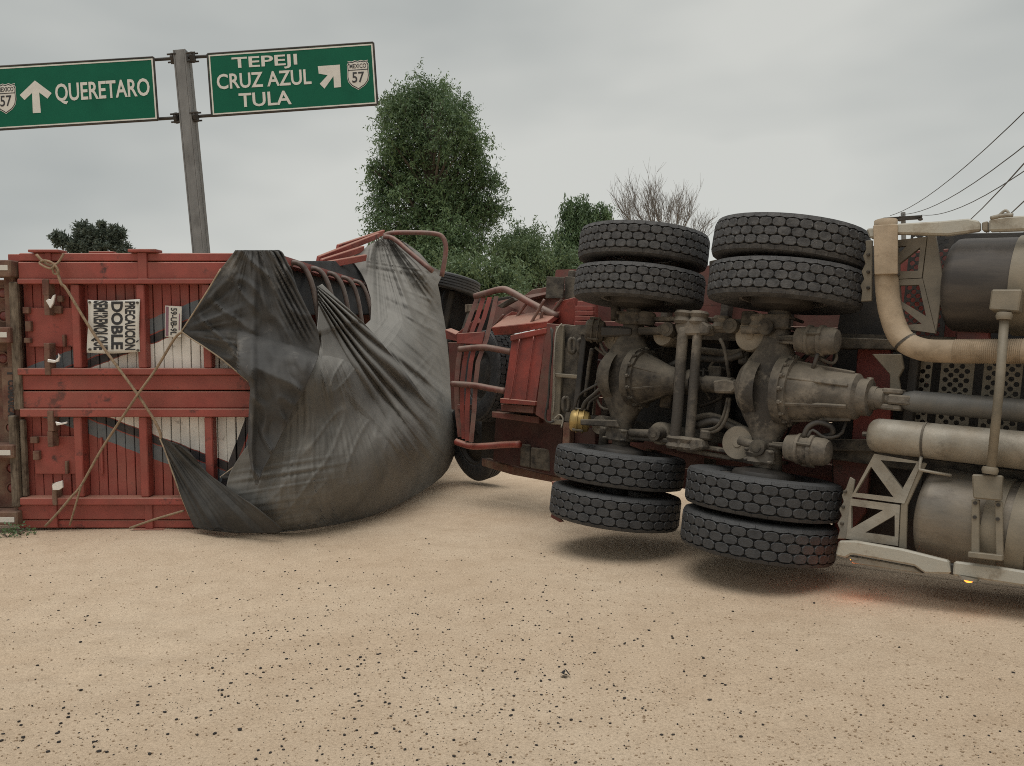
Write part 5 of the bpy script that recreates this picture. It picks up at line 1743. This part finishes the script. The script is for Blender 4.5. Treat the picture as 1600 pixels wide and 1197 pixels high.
def branch(mb, p, d, L, r, lvl, tips, rnd, spread=0.5, up=0.15, n=3):
    steps = 4
    pts = [p]
    for i in range(steps):
        d = (d + Vector((rnd.uniform(-1, 1), rnd.uniform(-1, 1), rnd.uniform(-0.5, 1))) * 0.12 + Vector((0, 0, up * 0.3))).normalized()
        pts.append(pts[-1] + d * L / steps)
    mb.tube(pts, r, 6 if r > 0.03 else 4, 0, r1=r * 0.45)
    tips.append(pts[-1])
    if lvl > 0:
        for k in range(n):
            f = rnd.uniform(0.35, 1.0)
            q_ = pts[min(int(f * steps), steps)]
            nd = (d + Vector((rnd.uniform(-1, 1), rnd.uniform(-1, 1), rnd.uniform(-0.3, 0.8))) * spread * 1.6).normalized()
            branch(mb, q_, nd, L * rnd.uniform(0.55, 0.8), max(r * 0.6, 0.008), lvl - 1, tips, rnd, spread, up, n)


def tree(name, label, px, D, trunk_top, trunk_r, clumps, count, ln, wd, droop, m, seed, group=None, bark=None, cat='tree', sl=0.75, spread=0.62):
    """clumps: (px, py, rx px, ry px, depth offset m)"""
    rnd = random.Random(seed)
    b_ = W(px, 620, D)
    b_.z = ground_z(b_.x, b_.y)
    th = thing(name, label, cat, at_base(b_), group)
    top = W(*trunk_top, D)
    mb = MB()
    mb.tube([b_ - Vector((0, 0, 0.1)), b_.lerp(top, 0.4) + Vector((rnd.uniform(-.1, .1), 0, 0)), top], trunk_r, 8, 4, r1=trunk_r * 0.35)
    C, RR = [], []
    for (x, y, rx, ry, dz) in clumps:
        c_ = W(x, y, D + dz)
        s = D / FPX
        C.append(c_)
        RR.append((rx * s, (rx + ry) / 2 * s, ry * s))
        t0 = b_.lerp(top, min(0.98, max(0.25, (c_.z - ry * s * 0.6 - b_.z) / (top.z - b_.z) * 0.8)))
        mid = t0.lerp(c_, 0.55) + Vector((0, 0, ry * s * 0.15))
        mb.tube([t0, mid, c_], trunk_r * 0.30, 5, 3, r1=0.012)
        for k in range(3):
            e = c_ + Vector((rnd.uniform(-1, 1) * rx, rnd.uniform(-1, 1) * rx, rnd.uniform(-0.6, 1) * ry)) * s * 0.8
            mb.tube([mid.lerp(c_, 0.6), e], trunk_r * 0.12, 4, 0, r1=0.006)
    mb.build('trunk', bark or M_bark, th, smooth=True)
    V, tone = leaves(C, RR, count, ln, wd, droop, seed, sl, spread)
    crown_obj('crown', V, tone, m, th)
    return th


rnd = random.Random(5)
# tall willow-leaved tree: many drooping sprays packed in an egg-shaped crown
cl = []
rows = [(152, 620, 700), (172, 603, 732), (202, 594, 748), (235, 592, 750), (270, 588, 762), (305, 586, 770), (335, 588, 768), (365, 595, 760), (395, 616, 744), (425, 630, 735)]
for y, a, b_ in rows:
    n = max(2, int((b_ - a) / 17))
    for k in range(n):
        x = a + (b_ - a) * (k + rnd.uniform(0.1, 0.9)) / n
        cl.append((x, y + rnd.uniform(-14, 14), rnd.uniform(11, 17), rnd.uniform(14, 24), rnd.uniform(-1.9, 1.9) * (1 - abs(x - 678) / 130)))
cl += [(653, 143, 8, 8, 0), (640, 155, 12, 12, 0), (585, 250, 8, 14, 0), (579, 262, 5, 9, 0), (776, 320, 7, 14, 0), (748, 225, 9, 14, 0), (598, 180, 7, 11, 0), (776, 275, 6, 12, 0), (690, 158, 10, 10, 0), (720, 178, 11, 12, 0)]
tree('willow_tree', 'tall dense green tree with drooping narrow leaves behind the torn tarpaulin', 678, 32.0, (672, 200), 0.30, cl, 92000, 0.165, 0.024, 0.6, L_main, 3)
# lower growth behind the leading trailer
cl = [(rnd.uniform(690, 800), rnd.uniform(412, 470), rnd.uniform(16, 26), rnd.uniform(12, 20), rnd.uniform(-1, 1)) for _ in range(18)]
tree('shrub', 'bright green leafy thicket behind the wheel of the leading trailer', 735, 27.0, (740, 440), 0.10, cl, 30000, 0.15, 0.024, 0.5, L_mid, 9, cat='shrub')
cl = [(rnd.uniform(785, 900), rnd.uniform(380, 470), rnd.uniform(14, 24), rnd.uniform(14, 22), rnd.uniform(-1.5, 1.5)) for _ in range(26)] + [(810, 362, 12, 14, 0), (795, 380, 12, 14, 0), (835, 365, 12, 12, 0)]
tree('shrub', 'grey green loose bushy tree between the thicket and the drooping tree', 840, 36.0, (835, 380), 0.14, cl, 34000, 0.19, 0.026, 0.6, L_mid, 10, cat='tree')
cl = [(900, 318, 13, 12, 0), (912, 325, 13, 14, 0), (890, 330, 8, 16, 0), (935, 330, 11, 13, 0), (925, 345, 14, 13, 0), (905, 352, 20, 14, 0), (885, 368, 18, 14, 0), (912, 375, 22, 18, 0), (895, 395, 20, 16, 0), (945, 322, 6, 9, 0), (880, 395, 16, 16, 0), (900, 415, 22, 16, 0)]
tree('weeping_tree', 'darker tree with drooping top rising beside the upper tyres', 905, 42.0, (905, 325), 0.2, cl, 22000, 0.24, 0.030, 1.3, L_main, 12)
# distant eucalyptus clumps over the trailer
for k, (x0, cl, lab) in enumerate(((112, [(92, 372, 9, 9, 0), (103, 378, 8, 9, 0), (118, 384, 12, 12, 0)], 'small dark distant tree with two low rounded heads above the trailer edge'),
                                  (134, [(130, 357, 13, 9, 0), (140, 366, 10, 12, 0), (125, 372, 9, 11, 0), (137, 388, 10, 12, 0)], 'broad dark distant tree above the trailer doors'),
                                  (158, [(159, 350, 4, 5, 0), (159, 364, 5, 9, 0), (156, 385, 8, 11, 0)], 'slim spire shaped distant tree above the trailer doors'),
                                  (180, [(176, 360, 9, 7, 0), (186, 364, 9, 9, 0), (176, 377, 12, 11, 0), (192, 388, 11, 10, 0), (205, 392, 4, 5, 0)], 'dark rounded distant tree between the spire tree and the sign post'))):
    tree('distant_tree', lab, x0, 62.0, (x0, 372), 0.16, cl, 4200, 0.34, 0.055, 0.3, L_far, 30 + k, 'distant trees beyond the trailer', sl=0.2, spread=0.46)

# bare tree
rb = random.Random(21)
D = 44.0
b0 = W(1040, 640, D)
b0.z = ground_z(b0.x, b0.y)
bt = thing('bare_tree', 'leafless tree with fine upright twigs behind the upper tyres', 'tree', at_base(b0))
mb = MB()
crotch = W(1038, 425, D)
mb.tube([b0, b0.lerp(crotch, 0.5), crotch], 0.22, 8, 2, r1=0.14)
tips = []
for (tx, ty) in ((968, 300), (978, 322), (990, 300), (1005, 296), (1016, 292), (1024, 310), (1045, 312), (1060, 312), (1075, 322), (1090, 340), (1030, 325), (1098, 358), (1000, 325), (1060, 335)):
    e = W(tx + rb.uniform(-4, 4), ty + 22, D + rb.uniform(-2, 2))
    mid = crotch.lerp(e, 0.5) + Vector((rb.uniform(-.2, .2), 0, rb.uniform(0, .4)))
    mb.tube([crotch, mid, e], 0.075, 5, 3, r1=0.03)
    for k in range(9):
        s0 = mid.lerp(e, rb.uniform(0.2, 1.0))
        d = ((e - crotch).normalized() + Vector((rb.uniform(-.55, .55), rb.uniform(-.55, .55), rb.uniform(-0.1, 0.4)))).normalized()
        branch(mb, s0, d, rb.uniform(0.9, 1.6), 0.017, 2, tips, rb, 0.42, 0.1, 3)
mb.build('twigs', M_bark2, bt)
# a few bare twigs over the loose bushy tree
# ------------------------------------------------------------------ power pole and cables
D = 46.0
pbp = W(1411, 640, D)
pbp.z = 0
pp = thing('utility_pole', 'utility pole crossarm with insulators showing above the tractor skirt', 'pole', at_base(pbp))
top = W(1411, 332, D)
MB().tube([Vector((top.x, top.y, -0.2)), top], 0.15, 10, 0, r1=0.13).build('pole', M_pole, pp)
MB().slab([W(1381, 340, D - 0.2), W(1441, 336, D - 0.2), W(1441, 342, D - 0.2), W(1381, 346, D - 0.2)], 0.14).build('crossarm', M_dark, pp)
for (x, y) in ((1385, 344), (1406, 342), (1438, 341)):
    MB().lathe(W(x, y - 4, D - 0.35), (0, 0, -1), [(0, 0.05), (0.05, 0.12), (0.12, 0.06), (0.18, 0.13), (0.26, 0.13), (0.3, 0.05)], 10).build('insulator', M_dark, pp)
wires = [((1391, 337, 46), (1640, 103, 17), 'highest power cable rising from the end of the crossarm'), ((1411, 335, 46), (1640, 163, 17), 'power cable rising from the middle of the crossarm'),
         ((1440, 336, 46), (1640, 209, 18), 'shallow power cable from the far tip of the crossarm, crossed by a steeper one'), ((1470, 346, 36), (1640, 175, 14), 'steep cable crossing the shallow cable above the skirt'),
         ((1508, 346, 36), (1640, 240, 14), 'cable below the crossing pair, rising over the middle of the skirt'), ((1575, 340, 30), (1640, 300, 14), 'lowest short cable over the end of the tractor skirt')]
for a, c_, lab in wires:
    p, q_ = W(*a), W(*c_)
    q_ = p + (q_ - p) * 1.25
    if a[2] < 40:
        p = p + (p - q_) * 0.8
    pts = [p.lerp(q_, k / 14) - Vector((0, 0, 0.55 * (p - q_).length / 30 * 4 * (k / 14) * (1 - k / 14))) for k in range(15)]
    tag(MB().tube(pts, 0.016, 6, 0).build('power_cable', M_wire, None), lab, 'cable', 'power cables')

# ------------------------------------------------------------------ stones and litter on the sand
def stone_mesh(seed):
    r = random.Random(seed)
    bm = bmesh.new()
    bmesh.ops.create_icosphere(bm, subdivisions=1, radius=1.0)
    for v in bm.verts:
        v.co *= r.uniform(0.65, 1.2)
        v.co.z *= 0.72
    me_ = bpy.data.meshes.new('stone')
    bm.to_mesh(me_)
    bm.free()
    me_.materials.append(M_stone)
    return me_


stones = [stone_mesh(k) for k in range(5)]


def ground_hit(px, py):
    o = CM.translation
    d = (W(px, py, 1.0) - o)
    t_ = -o.z / d.z
    for _ in range(4):
        p = o + d * t_
        t_ = (ground_z(p.x, p.y) - o.z) / d.z
    p = o + d * t_
    return Vector((p.x, p.y, ground_z(p.x, p.y)))


big = [(275, 1125, 6), (215, 1103, 7), (107, 1122, 8), (95, 1131, 6), (36, 1153, 7), (35, 1158, 5), (155, 1175, 8), (146, 1160, 6), (147, 1168, 6), (92, 1160, 7), (375, 1141, 9), (262, 1148, 6), (335, 1147, 7), (308, 1149, 6),
       (234, 1179, 8), (440, 1167, 6), (400, 1187, 7), (500, 1167, 5), (580, 1168, 6), (581, 1194, 7), (563, 1028, 6), (347, 1079, 6), (448, 1088, 6), (486, 1076, 5), (561, 1096, 6), (560, 1088, 5), (424, 995, 4), (502, 978, 4),
       (1145, 956, 5), (1051, 998, 6), (996, 999, 5), (1099, 1029, 7), (1069, 1050, 5), (1204, 1061, 5), (1272, 943, 5), (1181, 1113, 5), (1192, 1133, 6), (1158, 1112, 4), (1034, 1149, 6), (907, 1128, 5), (799, 1118, 5),
       (881, 1090, 5), (952, 1051, 5), (937, 1071, 4), (1089, 1172, 5), (1133, 1071, 5), (1245, 1017, 5), (1405, 1012, 5), (1480, 1090, 5), (1350, 1065, 4), (1545, 1150, 5), (126, 1004, 6), (157, 1055, 6), (245, 918, 5),
       (467, 920, 4), (445, 894, 4), (527, 878, 4), (800, 978, 4), (854, 939, 4), (1034, 899, 4), (710, 1183, 6), (650, 1120, 5), (745, 1060, 4), (620, 1010, 4)]
rs = random.Random(3)
for (px, py, s) in big:
    p = ground_hit(px, py)
    dep = p.y
    r = s * 0.43 * dep / FPX
    ob = bpy.data.objects.new('stone', rs.choice(stones))
    COL.objects.link(ob)
    ob.location = p + Vector((0, 0, r * 0.4))
    ob.scale = (r * rs.uniform(0.9, 1.3), r, r)
    ob.rotation_euler = (0, 0, rs.uniform(0, 6.3))
    tag(ob, 'small dark stone lying loose on the tan sand', 'stone', 'dark stones scattered on the sand')
# the fine dark gravel nobody could count
tv, tf = [], []
ico = [v.co.copy() for v in stones[0].vertices]
icf = [tuple(p.vertices) for p in stones[0].polygons]
for k in range(4300):
    if rs.random() < 0.55:
        px, py = rs.uniform(-20, 1620), 830 + (1215 - 830) * rs.random() ** 1.15
    else:
        px, py = rs.gauss(rs.choice((260, 520, 640, 760, 900)), 130), 1000 + rs.gauss(0, 90)
    if py < 838 or py > 1215:
        continue
    p = ground_hit(px, py)
    if p.y > 9 or (py < 900 and px > 1300):
        continue
    dens = fbm(p.x, p.y, 0.9, 3)
    if dens < -0.05 + rs.uniform(-0.3, 0.15):
        continue
    if px > 1150 and rs.random() < 0.45:
        continue
    r = 0.0020 + 0.0058 * rs.random() ** 6
    a = rs.uniform(0, 6.28)
    n0 = len(tv)
    ca2, sa2 = math.cos(a) * r, math.sin(a) * r
    ex_ = rs.uniform(0.8, 1.7)
    for v in ico:
        x, y = v.x * ex_, v.y
        tv.append((p.x + x * ca2 - y * sa2, p.y + x * sa2 + y * ca2, p.z + r * 0.35 + v.z * r))
    tf += [tuple(i + n0 for i in f) for f in icf]
me_ = bpy.data.meshes.new('gravel')
me_.from_pydata(tv, [], tf)
me_.materials.append(M_stone)
gr_ = bpy.data.objects.new('gravel', me_)
COL.objects.link(gr_)
tag(gr_, 'fine dark gravel strewn over the tan sand', 'gravel', kind='stuff')
# paler grit of the spilled load itself
M_grit = mat('tan_grit', (0.30, 0.215, 0.14), 0.95, var=0.5, scale=300)
tv, tf = [], []
for k in range(5000):
    px, py = rs.uniform(-20, 1620), 835 + (1215 - 835) * rs.random() ** 0.8
    p = ground_hit(px, py)
    if p.y > 9:
        continue
    r = 0.0018 + 0.0035 * rs.random() ** 2
    n0 = len(tv)
    ex_ = rs.uniform(0.8, 1.6)
    for v in ico:
        tv.append((p.x + v.x * r * ex_, p.y + v.y * r, p.z + r * 0.35 + v.z * r))
    tf += [tuple(i + n0 for i in f) for f in icf]
me_ = bpy.data.meshes.new('grit')
me_.from_pydata(tv, [], tf)
me_.materials.append(M_grit)
gt_ = bpy.data.objects.new('grit', me_)
COL.objects.link(gt_)
tag(gt_, 'brownish grit grains strewn over the tan sand', 'grit', kind='stuff')
# crumpled dark scrap
p = ground_hit(884, 1058)
mb = MB()
for k in range(5):
    a = rs.uniform(0, 3)
    c_ = p + Vector((rs.uniform(-0.012, 0.012), rs.uniform(-0.01, 0.01), 0.008 + k * 0.004))
    u_ = Vector((math.cos(a), math.sin(a), rs.uniform(-.2, .8))).normalized() * 0.016
    v_ = Vector((-math.sin(a), math.cos(a), rs.uniform(0.2, .9))).normalized() * 0.007
    mb.slab([c_ - u_ - v_, c_ + u_ - v_ * 0.3, c_ + u_ + v_, c_ - u_ + v_], 0.002)
tag(mb.build('scrap', M_black, None), 'crumpled black scrap lying alone on the sand', 'debris')
# small weed by the trailer
for (px, py, lab) in ((12, 840, 'sprawling green weed on the sand by the chassis end'), (32, 836, 'tiny upright green weed on the sand by the trailer corner')):
    p = ground_hit(px, py)
    th = thing('weed', lab, 'weed', at_base(p), 'weeds by the trailer')
    mb = MB()
    cs = []
    for k in range(7):
        a = rs.uniform(0, 6.28)
        e = p + Vector((math.cos(a) * 0.09, math.sin(a) * 0.06, rs.uniform(0.02, 0.06)))
        mb.tube([p, p.lerp(e, 0.5) + Vector((0, 0, 0.01)), e], 0.0025, 4, 2)
        cs.append(e)
    mb.build('stem', M_bark, th)
    V, tone = leaves(cs, [(0.03, 0.03, 0.018)] * len(cs), 60, 0.03, 0.009, 0.0, 77, 0.03)
    crown_obj('foliage', V, tone, L_main, th)
bpy.context.view_layer.update()
